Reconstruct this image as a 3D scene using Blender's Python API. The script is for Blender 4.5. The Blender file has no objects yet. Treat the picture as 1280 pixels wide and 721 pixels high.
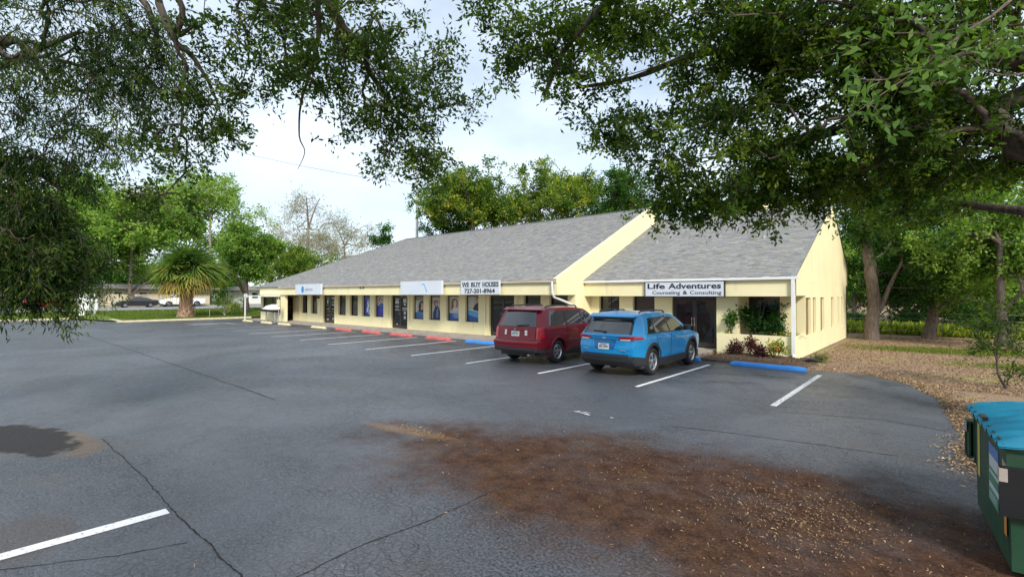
import bpy, bmesh, math, random
import numpy as np
from mathutils import Vector, Matrix

# ------------------------------------------------------------------ scene, camera, sky, sun, exposure
S = bpy.context.scene
COL = S.collection
EYE = 2.15                                   # height of the raised phone
FW, RT = (-.664, .748), (.748, .664)         # camera forward / right on the ground (X runs along the facade, Y into the building)
PITCH = math.atan(8 / 605.)
cam_d = bpy.data.cameras.new('camera')
cam = bpy.data.objects.new('camera', cam_d)
COL.objects.link(cam)
cam_d.sensor_width = 36
cam_d.lens = 36 * 605 / 1280.
cam_d.clip_start = .05
cam_d.clip_end = 3000
cam.location = (0, 0, EYE)
cam.rotation_euler = (math.pi / 2 + PITCH, 0, math.atan2(-FW[0], FW[1]))
S.camera = cam

SUN_DIR = Vector((.74, -.54, .66)).normalized()       # towards the sun
world = bpy.data.worlds.new('World')
S.world = world
world.use_nodes = True
wn, wl = world.node_tree.nodes, world.node_tree.links
wn.clear()
sky = wn.new('ShaderNodeTexSky')
sky.sky_type = 'NISHITA'
sky.sun_disc = False
sky.sun_elevation = math.asin(SUN_DIR.z)
sky.sun_rotation = math.atan2(SUN_DIR.x, SUN_DIR.y)
tc = wn.new('ShaderNodeTexCoord')
mp = wn.new('ShaderNodeMapping')
mp.inputs['Scale'].default_value = (1, 1, 2.2)
nz = wn.new('ShaderNodeTexNoise')
nz.inputs['Scale'].default_value = 2.1
nz.inputs['Detail'].default_value = 7
nz.inputs['Roughness'].default_value = .55
cr = wn.new('ShaderNodeValToRGB')
cr.color_ramp.elements[0].position = .32
cr.color_ramp.elements[0].color = (.42, .42, .42, 1)
cr.color_ramp.elements[1].position = .62
mx = wn.new('ShaderNodeMix')
mx.data_type = 'RGBA'
mx.inputs['B'].default_value = (5.9, 6.7, 7.5, 1)     # thin bright cloud, in the sky texture's own units
bg = wn.new('ShaderNodeBackground')
bg.inputs['Strength'].default_value = .12
wo = wn.new('ShaderNodeOutputWorld')
wl.new(tc.outputs['Generated'], mp.inputs['Vector'])
wl.new(mp.outputs['Vector'], nz.inputs['Vector'])
wl.new(nz.outputs['Fac'], cr.inputs['Fac'])
wl.new(cr.outputs['Color'], mx.inputs['Factor'])
wl.new(sky.outputs['Color'], mx.inputs['A'])
wl.new(mx.outputs['Result'], bg.inputs['Color'])
wl.new(bg.outputs['Background'], wo.inputs['Surface'])

sun_d = bpy.data.lights.new('sun', 'SUN')
sun_d.energy = 2.8
sun_d.angle = math.radians(12)
sun_d.color = (1, .95, .87)
sun = bpy.data.objects.new('sun', sun_d)
COL.objects.link(sun)
sun.rotation_euler = (-SUN_DIR).to_track_quat('-Z', 'Y').to_euler()

S.view_settings.view_transform = 'Standard'
S.view_settings.look = 'None'
S.view_settings.gamma = 1
S.view_settings.exposure = .55
S.render.engine = 'CYCLES'
S.cycles.max_bounces = 7
S.cycles.diffuse_bounces = 3
S.cycles.glossy_bounces = 3
S.cycles.transmission_bounces = 4
S.cycles.transparent_max_bounces = 6
S.cycles.use_denoising = True
S.cycles.sample_clamp_indirect = 6

random.seed(7)
RNG = np.random.default_rng(7)


def at(px, py, d):
    """the point d metres in front of the lens plane, seen in that direction (1280 px wide frame)"""
    x, y = (px - 640) / 605., -(py - 360.5) / 605.
    fwd = math.cos(PITCH) - y * math.sin(PITCH)
    up = math.sin(PITCH) + y * math.cos(PITCH)
    k = d / fwd
    return Vector(((RT[0] * x + FW[0] * fwd) * k, (RT[1] * x + FW[1] * fwd) * k, EYE + up * k))


def rf(r, f, z=0.):
    """a point r metres to the right and f metres ahead of where the photographer stands"""
    return Vector((RT[0] * r + FW[0] * f, RT[1] * r + FW[1] * f, z))


# ------------------------------------------------------------------ materials
def new_mat(name):
    m = bpy.data.materials.new(name)
    m.use_nodes = True
    n, l = m.node_tree.nodes, m.node_tree.links
    p = n['Principled BSDF']
    return m, n, l, p


def set_in(node, key, v):
    if key in node.inputs:
        node.inputs[key].default_value = v


def rgba(c):
    return (c[0], c[1], c[2], 1)


def paint(name, col, rough=.6, var=.12, scale=3., bump=.0, bscale=60., metal=0., spec=.5, coat=0., ior=None, dirt=None, streak=None, groove=0):
    """one colour broken by soft noise, with fine relief"""
    m, n, l, p = new_mat(name)
    t = n.new('ShaderNodeTexCoord')
    z = n.new('ShaderNodeTexNoise')
    z.inputs['Scale'].default_value = scale
    z.inputs['Detail'].default_value = 6
    l.new(t.outputs['Object'], z.inputs['Vector'])
    r = n.new('ShaderNodeValToRGB')
    a, b = r.color_ramp.elements
    a.position, b.position = .3, .72
    a.color = rgba([c * (1 - var) for c in col])
    b.color = rgba([min(1, c * (1 + var)) for c in col])
    l.new(z.outputs['Fac'], r.inputs['Fac'])
    out = r.outputs['Color']
    if dirt:
        z2 = n.new('ShaderNodeTexNoise')
        z2.inputs['Scale'].default_value = dirt[1]
        z2.inputs['Detail'].default_value = 8
        z2.inputs['Roughness'].default_value = .7
        if streak:
            ms_ = n.new('ShaderNodeMapping')
            ms_.inputs['Scale'].default_value = streak
            l.new(t.outputs['Object'], ms_.inputs['Vector'])
            l.new(ms_.outputs['Vector'], z2.inputs['Vector'])
        else:
            l.new(t.outputs['Object'], z2.inputs['Vector'])
        r2 = n.new('ShaderNodeValToRGB')
        r2.color_ramp.elements[0].position = dirt[2]
        r2.color_ramp.elements[1].position = dirt[2] + .18
        l.new(z2.outputs['Fac'], r2.inputs['Fac'])
        mi = n.new('ShaderNodeMix')
        mi.data_type = 'RGBA'
        mi.inputs['B'].default_value = rgba(dirt[0])
        l.new(r2.outputs['Color'], mi.inputs['Factor'])
        l.new(out, mi.inputs['A'])
        out = mi.outputs['Result']
    l.new(out, p.inputs['Base Color'])
    p.inputs['Roughness'].default_value = rough
    p.inputs['Metallic'].default_value = metal
    set_in(p, 'Specular IOR Level', spec)
    set_in(p, 'Coat Weight', coat)
    set_in(p, 'Coat Roughness', .04)
    if ior:
        p.inputs['IOR'].default_value = ior
    if bump:
        z3 = n.new('ShaderNodeTexNoise')
        z3.inputs['Scale'].default_value = bscale
        z3.inputs['Detail'].default_value = 5
        l.new(t.outputs['Object'], z3.inputs['Vector'])
        bp = n.new('ShaderNodeBump')
        bp.inputs['Strength'].default_value = bump
        bp.inputs['Distance'].default_value = .01
        hgt = z3.outputs['Fac']
        if groove:           # grooved plywood siding: a narrow vertical channel every so often
            w = n.new('ShaderNodeTexWave')
            w.wave_type = 'BANDS'
            w.bands_direction = 'Y'
            w.wave_profile = 'SIN'
            w.inputs['Scale'].default_value = groove
            l.new(t.outputs['Object'], w.inputs['Vector'])
            rg_ = n.new('ShaderNodeValToRGB')
            rg_.color_ramp.elements[0].position, rg_.color_ramp.elements[1].position = .02, .12
            l.new(w.outputs['Fac'], rg_.inputs['Fac'])
            ad = n.new('ShaderNodeMath')
            ad.operation = 'MULTIPLY_ADD'
            ad.inputs[1].default_value = 2.5
            l.new(rg_.outputs['Color'], ad.inputs[0])
            l.new(hgt, ad.inputs[2])
            hgt = ad.outputs[0]
        l.new(hgt, bp.inputs['Height'])
        l.new(bp.outputs['Normal'], p.inputs['Normal'])
    return m


def leaf_mat(name, dark, mid, light, trans, tw=.32, rough=.5):
    """leaf colour from the per-face tone; light also passes through the blade"""
    m, n, l, p = new_mat(name)
    a = n.new('ShaderNodeAttribute')
    a.attribute_name = 'tone'
    r = n.new('ShaderNodeValToRGB')
    e = r.color_ramp.elements
    e[0].position, e[1].position = 0., 1.
    e[0].color, e[1].color = rgba(dark), rgba(light)
    k = e.new(.5)
    k.color = rgba(mid)
    l.new(a.outputs['Fac'], r.inputs['Fac'])
    l.new(r.outputs['Color'], p.inputs['Base Color'])
    p.inputs['Roughness'].default_value = rough
    set_in(p, 'Specular IOR Level', .14)
    tr = n.new('ShaderNodeBsdfTranslucent')
    mi = n.new('ShaderNodeMix')
    mi.data_type = 'RGBA'
    mi.blend_type = 'MULTIPLY'
    mi.inputs['Factor'].default_value = 1
    l.new(r.outputs['Color'], mi.inputs['A'])
    mi.inputs['B'].default_value = rgba(trans)
    l.new(mi.outputs['Result'], tr.inputs['Color'])
    ms = n.new('ShaderNodeMixShader')
    ms.inputs['Fac'].default_value = tw
    l.new(p.outputs['BSDF'], ms.inputs[1])
    l.new(tr.outputs['BSDF'], ms.inputs[2])
    l.new(ms.outputs['Shader'], n['Material Output'].inputs['Surface'])
    return m


def attr_mat(name, attr='col', rough=.6, spec=.4, mul=None, bump=0):
    """colour straight from a colour attribute (prints, shingles)"""
    m, n, l, p = new_mat(name)
    a = n.new('ShaderNodeAttribute')
    a.attribute_name = attr
    l.new(a.outputs['Color'], p.inputs['Base Color'])
    p.inputs['Roughness'].default_value = rough
    set_in(p, 'Specular IOR Level', spec)
    if bump:
        t = n.new('ShaderNodeTexCoord')
        z3 = n.new('ShaderNodeTexNoise')
        z3.inputs['Scale'].default_value = 90
        z3.inputs['Detail'].default_value = 4
        l.new(t.outputs['Object'], z3.inputs['Vector'])
        bp = n.new('ShaderNodeBump')
        bp.inputs['Strength'].default_value = bump
        bp.inputs['Distance'].default_value = .01
        l.new(z3.outputs['Fac'], bp.inputs['Height'])
        l.new(bp.outputs['Normal'], p.inputs['Normal'])
    return m


def bark_mat(name, c1, c2, scale=4.):
    m, n, l, p = new_mat(name)
    t = n.new('ShaderNodeTexCoord')
    mpn = n.new('ShaderNodeMapping')
    mpn.inputs['Scale'].default_value = (1, 1, .22)
    z = n.new('ShaderNodeTexNoise')
    z.inputs['Scale'].default_value = scale * 3
    z.inputs['Detail'].default_value = 8
    z.inputs['Roughness'].default_value = .65
    l.new(t.outputs['Object'], mpn.inputs['Vector'])
    l.new(mpn.outputs['Vector'], z.inputs['Vector'])
    r = n.new('ShaderNodeValToRGB')
    r.color_ramp.elements[0].position, r.color_ramp.elements[1].position = .35, .68
    r.color_ramp.elements[0].color, r.color_ramp.elements[1].color = rgba(c1), rgba(c2)
    l.new(z.outputs['Fac'], r.inputs['Fac'])
    l.new(r.outputs['Color'], p.inputs['Base Color'])
    p.inputs['Roughness'].default_value = .9
    bp = n.new('ShaderNodeBump')
    bp.inputs['Strength'].default_value = .8
    bp.inputs['Distance'].default_value = .03
    l.new(z.outputs['Fac'], bp.inputs['Height'])
    l.new(bp.outputs['Normal'], p.inputs['Normal'])
    return m


M = {}
M['cream'] = paint('cream_paint', (.82, .745, .45), .75, .05, .8, .35, 35, dirt=((.60, .52, .32), 1.6, .60), streak=(1.6, 1.6, .35))
M['cream_siding'] = paint('cream_siding', (.80, .72, .43), .75, .05, .8, .45, 35, dirt=((.58, .50, .31), 1.6, .57), streak=(1.6, 2.4, .3), groove=1.05)
M['cream_trim'] = paint('cream_trim_paint', (.80, .725, .45), .6, .05, 2)
M['beige_trim'] = paint('beige_metal', (.50, .43, .33), .5, .1, 2)
M['white'] = paint('white_paint', (.78, .78, .76), .45, .05, 3, dirt=((.5, .48, .44), 2.5, .68))
M['sign_white'] = paint('sign_face', (.60, .64, .70), .35, .04, 2)
M['black'] = paint('black_paint', (.012, .012, .014), .35, .1, 5)
M['dark_frame'] = paint('bronze_aluminium', (.035, .028, .024), .4, .15, 6)
M['glass'] = paint('dark_window_glass', (.010, .010, .011), .04, .2, 1.5, spec=.5, ior=1.55)
M['slot'] = paint('brown_panel', (.20, .135, .07), .5, .2, 3)  # flat tan brown filling the end wall slots
M['concrete'] = paint('concrete', (.36, .31, .27), .85, .18, 3, .3, 40, dirt=((.22, .17, .14), 1.2, .55))
M['kerb'] = paint('kerb_paint', (.62, .55, .36), .8, .15, 4, .3, 40, dirt=((.34, .31, .26), 3, .56))
M['red_stop'] = paint('red_stop_paint', (.52, .10, .085), .7, .15, 4, .3, 40, dirt=((.36, .27, .24), 7, .56))
M['yellow_stop'] = paint('yellow_stop_paint', (.66, .58, .31), .7, .12, 4, .3, 40, dirt=((.36, .34, .28), 7, .56))
M['blue_stop'] = paint('blue_stop_paint', (.03, .22, .62), .6, .12, 4, .3, 40, dirt=((.17, .23, .32), 7, .60))
M['rubber'] = paint('tyre_rubber', (.016, .016, .017), .8, .2, 8)
M['alloy'] = paint('wheel_alloy', (.55, .56, .58), .3, .06, 6, metal=.85)
M['steel'] = paint('galvanised_steel', (.42, .43, .44), .5, .12, 5, metal=.4)
M['maroon'] = paint('maroon_car_paint', (.19, .008, .017), .42, .06, 2, spec=.2, coat=.45)
M['sky_blue'] = paint('blue_car_paint', (.008, .275, .60), .40, .05, 2, spec=.25, coat=.75)
M['blue_shadow'] = paint('blue_car_paint_shaded', (.005, .13, .36), .45, .05, 2, spec=.25, coat=.5)
M['white_car'] = paint('white_car_paint', (.78, .78, .78), .35, .03, 2, coat=1.)
M['black_car'] = paint('black_car_paint', (.012, .012, .014), .3, .1, 2, coat=1.)
M['red_car'] = paint('red_car_paint', (.62, .025, .02), .35, .05, 2, coat=1.)
M['car_glass'] = paint('tinted_car_glass', (.014, .017, .020), .03, .2, 2, ior=1.9)
M['trim_black'] = paint('black_car_plastic', (.030, .031, .034), .6, .12, 10)
M['tail_red'] = paint('tail_lamp_red', (.45, .01, .012), .15, .1, 5, coat=1.)
M['tail_white'] = paint('tail_lamp_clear', (.70, .68, .66), .15, .05, 5, coat=1.)
M['plate'] = paint('number_plate', (.72, .76, .74), .4, .04, 9)
M['plate_ink'] = paint('number_plate_ink', (.05, .12, .07), .5, .1, 9)
M['dump_green'] = paint('dumpster_green', (.014, .058, .028), .55, .25, 3, .1, 30, dirt=((.060, .045, .022), 5, .56))
M['dump_blue'] = paint('dumpster_lid_blue', (.008, .165, .265), .5, .16, 4, .08, 30)
M['bark_oak'] = bark_mat('oak_bark', (.035, .028, .022), (.13, .10, .08))
M['bark_grey'] = bark_mat('grey_bark', (.075, .055, .042), (.21, .165, .13))
M['bark_pale'] = bark_mat('pale_bark', (.22, .18, .15), (.46, .40, .35))
M['bark_palm'] = bark_mat('palm_bark', (.16, .085, .05), (.42, .28, .19), 2)
M['oak_leaf'] = leaf_mat('oak_leaf', (.018, .044, .007), (.058, .112, .016), (.19, .26, .034), (1.6, 1.8, .4), .46)
M['weep_leaf'] = leaf_mat('narrow_leaf', (.008, .028, .005), (.036, .078, .012), (.15, .19, .030), (1.4, 1.6, .5), .38)
M['near_leaf'] = leaf_mat('broad_leaf', (.05, .11, .02), (.10, .19, .04), (.17, .28, .06), (1.2, 1.4, .6), .35)
M['green_leaf'] = leaf_mat('bright_tree_leaf', (.055, .14, .018), (.16, .28, .042), (.30, .43, .085), (1.3, 1.4, .5), .40)
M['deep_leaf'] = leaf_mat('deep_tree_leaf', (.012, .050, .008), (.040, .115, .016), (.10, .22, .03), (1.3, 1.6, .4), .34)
M['gold_leaf'] = leaf_mat('gold_tree_leaf', (.035, .10, .014), (.14, .24, .028), (.40, .42, .05), (1.4, 1.4, .4), .45)
M['pale_leaf'] = leaf_mat('sparse_pale_leaf', (.16, .20, .08), (.28, .30, .14), (.42, .40, .22), (1.1, 1.1, .7), .3)
M['palm_leaf'] = leaf_mat('palm_frond', (.05, .13, .03), (.14, .24, .045), (.40, .38, .08), (1.2, 1.2, .6), .25)
M['palm_dry'] = leaf_mat('dry_palm_frond', (.30, .20, .06), (.50, .37, .10), (.62, .50, .20), (1.1, 1., .6), .2)
M['maroon_leaf'] = leaf_mat('maroon_leaf', (.035, .010, .014), (.09, .025, .03), (.16, .08, .05), (1.4, .8, .7), .25)
M['brom_leaf'] = leaf_mat('bromeliad_leaf', (.10, .17, .02), (.30, .34, .04), (.50, .42, .07), (1.2, 1.2, .5), .3)
M['flower'] = leaf_mat('flower_petal', (.55, .05, .04), (.62, .10, .06), (.7, .5, .35), (1.2, .8, .7), .2)
M['litter'] = leaf_mat('dead_leaf', (.10, .052, .027), (.29, .18, .095), (.52, .39, .24), (1, .9, .6), .08, .8)
M['grass'] = leaf_mat('grass_blade', (.05, .10, .015), (.11, .17, .025), (.22, .24, .05), (1.2, 1.3, .5), .3)
M['print'] = attr_mat('poster_print', rough=.35)
M['shingle'] = attr_mat('asphalt_shingle', rough=.92, spec=.25, bump=.5)
M['roof_deck'] = paint('roof_felt', (.10, .10, .105), .9, .1, 3)
M['house_beige'] = paint('house_beige', (.55, .46, .34), .8, .08, 1)
M['house_roof'] = paint('house_roof', (.25, .24, .23), .85, .1, 2)
M['wire'] = paint('cable_sheath', (.10, .10, .11), .6, .1, 4)
M['soil'] = paint('mulch', (.085, .050, .030), .95, .4, 14, .8, 50)


def asphalt_mat():
    m, n, l, p = new_mat('worn_asphalt')
    g = n.new('ShaderNodeNewGeometry')
    pos = g.outputs['Position']

    def noise(scale, detail=5, rough=.6, vec=pos, dist=0.):
        z = n.new('ShaderNodeTexNoise')
        z.inputs['Scale'].default_value = scale
        z.inputs['Detail'].default_value = detail
        z.inputs['Roughness'].default_value = rough
        z.inputs['Distortion'].default_value = dist
        l.new(vec, z.inputs['Vector'])
        return z.outputs['Fac']

    def ramp(fac, a, b, ca=(0, 0, 0), cb=(1, 1, 1)):
        r = n.new('ShaderNodeValToRGB')
        r.color_ramp.elements[0].position, r.color_ramp.elements[1].position = a, b
        r.color_ramp.elements[0].color, r.color_ramp.elements[1].color = rgba(ca), rgba(cb)
        l.new(fac, r.inputs['Fac'])
        return r.outputs['Color']

    def math_(op, a, b=None, c=None):
        k = n.new('ShaderNodeMath')
        k.operation = op
        for i, v in enumerate((a, b, c)):
            if v is None:
                continue
            if isinstance(v, (int, float)):
                k.inputs[i].default_value = v
            else:
                l.new(v, k.inputs[i])
        return k.outputs[0]

    def mix(f, a, b, mode='MIX'):
        k = n.new('ShaderNodeMix')
        k.data_type = 'RGBA'
        k.blend_type = mode
        for key, v in (('Factor', f), ('A', a), ('B', b)):
            if isinstance(v, tuple):
                k.inputs[key].default_value = rgba(v)
            elif isinstance(v, (int, float)):
                k.inputs[key].default_value = v
            else:
                l.new(v, k.inputs[key])
        return k.outputs['Result']

    def ellipse(cx, cy, rx, ry, rot, warp, wscale, soft):
        """1 inside a noise-ragged ellipse on the ground"""
        mpn = n.new('ShaderNodeMapping')
        mpn.vector_type = 'TEXTURE'
        mpn.inputs['Location'].default_value = (cx, cy, 0)
        mpn.inputs['Rotation'].default_value = (0, 0, rot)
        mpn.inputs['Scale'].default_value = (rx, ry, 1000)
        l.new(pos, mpn.inputs['Vector'])
        ln = n.new('ShaderNodeVectorMath')
        ln.operation = 'LENGTH'
        l.new(mpn.outputs['Vector'], ln.inputs[0])
        w = noise(wscale, 6, .65)
        d = math_('ADD', ln.outputs['Value'], math_('MULTIPLY', math_('SUBTRACT', w, .5), warp))
        mr = n.new('ShaderNodeMapRange')
        mr.interpolation_type = 'SMOOTHSTEP'
        mr.inputs['From Min'].default_value = 1 - soft
        mr.inputs['From Max'].default_value = 1 + soft
        mr.inputs['To Min'].default_value = 1
        mr.inputs['To Max'].default_value = 0
        l.new(d, mr.inputs['Value'])
        return mr.outputs['Result']

    fine = noise(34, 4, .75)
    mid = noise(7, 6, .6)
    big = noise(.35, 5, .6)
    base = ramp(fine, .40, .62, (.010, .011, .013), (.122, .130, .152))
    base = mix(ramp(big, .35, .7), base, mix(.25, base, (.09, .094, .108)))
    base = mix(math_('MULTIPLY', ramp(mid, .45, .75), .35), base, (.045, .042, .040))
    # thin brown dust in drifts
    dust = math_('MULTIPLY', ramp(noise(.8, 7, .68), .52, .72), .45)
    base = mix(dust, base, (.095, .072, .055))
    # alligator cracks
    cells = []
    for sc, wd in ((9.5, .042), (4.0, .010)):
        wv = n.new('ShaderNodeVectorMath')
        wv.operation = 'ADD'
        nzv = n.new('ShaderNodeTexNoise')
        nzv.inputs['Scale'].default_value = 4.
        l.new(pos, nzv.inputs['Vector'])
        sc_ = n.new('ShaderNodeVectorMath')
        sc_.operation = 'SCALE'
        sc_.inputs['Scale'].default_value = .22
        l.new(nzv.outputs['Color'], sc_.inputs[0])
        l.new(pos, wv.inputs[0])
        l.new(sc_.outputs['Vector'], wv.inputs[1])
        v = n.new('ShaderNodeTexVoronoi')
        v.feature = 'DISTANCE_TO_EDGE'
        v.voronoi_dimensions = '2D'
        v.inputs['Scale'].default_value = sc
        l.new(wv.outputs['Vector'], v.inputs['Vector'])
        mr = n.new('ShaderNodeMapRange')
        mr.inputs['From Min'].default_value = wd * .4
        mr.inputs['From Max'].default_value = wd * 2.2
        mr.inputs['To Min'].default_value = 1
        mr.inputs['To Max'].default_value = 0
        l.new(v.outputs['Distance'], mr.inputs['Value'])
        cells.append(math_('MULTIPLY', mr.outputs['Result'], ramp(noise(.55, 5, .7, dist=.8), .46, .62)))
    crack = math_('MAXIMUM', cells[0], cells[1])
    base = mix(math_('MULTIPLY', crack, .48), base, (.012, .012, .013))
    spots = math_('MULTIPLY', ramp(noise(1.9, 3, .5), .66, .74), .55)
    base = mix(spots, base, (.028, .026, .026))
    pale = math_('MULTIPLY', ramp(noise(.23, 6, .65, dist=1.), .45, .64), .42)
    base = mix(pale, base, (.135, .142, .165))
    sx = n.new('ShaderNodeSeparateXYZ')
    l.new(pos, sx.inputs['Vector'])
    bay = n.new('ShaderNodeMapRange')
    bay.interpolation_type = 'SMOOTHSTEP'
    bay.inputs['From Min'].default_value = 10.8
    bay.inputs['From Max'].default_value = 12.6
    l.new(sx.outputs['Y'], bay.inputs['Value'])
    drips = math_('MULTIPLY', math_('MULTIPLY', bay.outputs['Result'], ramp(noise(1.25, 5, .6), .50, .62)), .65)
    base = mix(drips, base, (.020, .019, .019))
    # damp brown dirt where the leaves collect, a patched hole, tyre-worn band
    stain = ellipse(-2.35, 5.15, 3.9, 1.62, math.radians(9), 1.3, 1.1, .36)
    stain2 = ellipse(-.4, 4.5, 1.5, 1.9, .3, .8, 1.3, .2)
    stain = math_('MAXIMUM', stain, stain2)
    stain = math_('MULTIPLY', stain, math_('ADD', .76, math_('MULTIPLY', ramp(noise(1.5, 7, .7), .34, .56), .24)))
    mottled = ramp(noise(5, 7, .7), .32, .7, (.030, .013, .007), (.130, .062, .033))
    ochre = math_('MULTIPLY', ramp(noise(1.6, 5, .6), .55, .72), .5)
    mottled = mix(ochre, mottled, (.15, .085, .036))
    grit = ramp(fine, .58, .72)
    mottled = mix(ramp(fine, .35, .55, (.75, .75, .75), (0, 0, 0)), mottled, mix(.6, mottled, (.012, .007, .005)))
    mottled = mix(math_('MULTIPLY', grit, .35), mottled, (.24, .15, .07))
    base = mix(math_('MULTIPLY', stain, .93), base, mottled)
    rim = ellipse(-10.0, .72, 1.35, .46, .35, 1.4, 2.4, .2)
    base = mix(math_('MULTIPLY', rim, .70), base, (.14, .085, .04))
    hole = ellipse(-10.35, .55, 1.35, .44, .25, 1.3, 2.6, .12)
    base = mix(hole, base, ramp(fine, .3, .8, (.008, .007, .007), (.034, .031, .030)))
    brown3 = ellipse(-6.1, .35, .55, .32, 0, .9, 2.2, .3)
    base = mix(math_('MULTIPLY', brown3, .45), base, (.075, .05, .035))
    drift = ellipse(-6.35, 4.65, .85, .14, .2, 1.2, 3., .5)
    base = mix(math_('MULTIPLY', drift, .5), base, (.26, .15, .06))
    l.new(base, p.inputs['Base Color'])
    l.new(math_('SUBTRACT', .5, math_('MULTIPLY', stain, .42)), p.inputs['Specular IOR Level'])
    rg = ramp(mid, .3, .8, (.34, .34, .34), (.56, .56, .56))
    rg = mix(math_('MAXIMUM', stain, hole), rg, (.85, .85, .85))
    l.new(rg, p.inputs['Roughness'])
    h = math_('ADD', math_('MULTIPLY', fine, 1.0), math_('MULTIPLY', crack, -.8))
    bp = n.new('ShaderNodeBump')
    bp.inputs['Strength'].default_value = .75
    bp.inputs['Distance'].default_value = .014
    l.new(h, bp.inputs['Height'])
    l.new(bp.outputs['Normal'], p.inputs['Normal'])
    return m


def ground_mat(name, ca, cb, cc, s1=1.2, s2=18., thr=.5):
    """earth and dead leaves with patches of grass"""
    m, n, l, p = new_mat(name)
    g = n.new('ShaderNodeNewGeometry')
    outs = []
    for sc, det in ((s1, 6), (s2, 6)):
        z = n.new('ShaderNodeTexNoise')
        z.inputs['Scale'].default_value = sc
        z.inputs['Detail'].default_value = det
        z.inputs['Roughness'].default_value = .65
        l.new(g.outputs['Position'], z.inputs['Vector'])
        outs.append(z.outputs['Fac'])
    r1 = n.new('ShaderNodeValToRGB')
    r1.color_ramp.elements[0].position, r1.color_ramp.elements[1].position = .35, .68
    r1.color_ramp.elements[0].color, r1.color_ramp.elements[1].color = rgba(ca), rgba(cb)
    l.new(outs[1], r1.inputs['Fac'])
    r2 = n.new('ShaderNodeValToRGB')
    r2.color_ramp.elements[0].position, r2.color_ramp.elements[1].position = thr, thr + .12
    l.new(outs[0], r2.inputs['Fac'])
    mi = n.new('ShaderNodeMix')
    mi.data_type = 'RGBA'
    mi.inputs['B'].default_value = rgba(cc)
    l.new(r2.outputs['Color'], mi.inputs['Factor'])
    l.new(r1.outputs['Color'], mi.inputs['A'])
    l.new(mi.outputs['Result'], p.inputs['Base Color'])
    p.inputs['Roughness'].default_value = .95
    set_in(p, 'Specular IOR Level', .2)
    bp = n.new('ShaderNodeBump')
    bp.inputs['Strength'].default_value = .8
    bp.inputs['Distance'].default_value = .03
    l.new(outs[1], bp.inputs['Height'])
    l.new(bp.outputs['Normal'], p.inputs['Normal'])
    return m


def line_mat(name, col, wear):
    """road paint worn through to the asphalt"""
    m, n, l, p = new_mat(name)
    g = n.new('ShaderNodeNewGeometry')
    z = n.new('ShaderNodeTexNoise')
    z.inputs['Scale'].default_value = 22
    z.inputs['Detail'].default_value = 7
    z.inputs['Roughness'].default_value = .75
    l.new(g.outputs['Position'], z.inputs['Vector'])
    r = n.new('ShaderNodeValToRGB')
    r.color_ramp.elements[0].position, r.color_ramp.elements[1].position = wear, wear + .1
    r.color_ramp.elements[0].color, r.color_ramp.elements[1].color = rgba(col), (.07, .07, .072, 1)
    l.new(z.outputs['Fac'], r.inputs['Fac'])
    l.new(r.outputs['Color'], p.inputs['Base Color'])
    p.inputs['Roughness'].default_value = .75
    return m


M['asphalt'] = asphalt_mat()
M['ground'] = ground_mat('leafy_earth', (.17, .105, .065), (.42, .30, .20), (.26, .28, .06), .45, 30, .56)
M['lawn'] = ground_mat('lawn', (.07, .12, .02), (.15, .20, .035), (.20, .20, .06), .5, 30, .55)
M['street'] = paint('street_asphalt', (.27, .27, .285), .8, .1, 1, .2, 60)
M['line'] = line_mat('white_road_paint', (.70, .70, .70), .565)
M['line_worn'] = line_mat('worn_road_paint', (.62, .62, .63), .50)
M['crack'] = paint('crack_filler', (.012, .011, .010), .9, .2, 9)


# ------------------------------------------------------------------ mesh helpers
def tag(o, label=None, cat=None, group=None, kind=None):
    if label:
        o['label'] = label
    if cat:
        o['category'] = cat
    if group:
        o['group'] = group
    if kind:
        o['kind'] = kind
    return o


def thing(name, label, cat, loc=(0, 0, 0), rotz=0, group=None):
    o = bpy.data.objects.new(name, None)
    o.empty_display_size = .3
    COL.objects.link(o)
    o.location = loc
    o.rotation_euler = (0, 0, rotz)
    return tag(o, label, cat, group)


def link(name, me, parent=None, org=None):
    o = bpy.data.objects.new(name, me)
    COL.objects.link(o)
    if parent is not None:
        o.parent = parent
    return o


def copy_tree(o, parent=None):
    c = o.copy()
    COL.objects.link(c)
    c.parent = parent
    for ch in list(o.children):
        copy_tree(ch, c)
    return c


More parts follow.
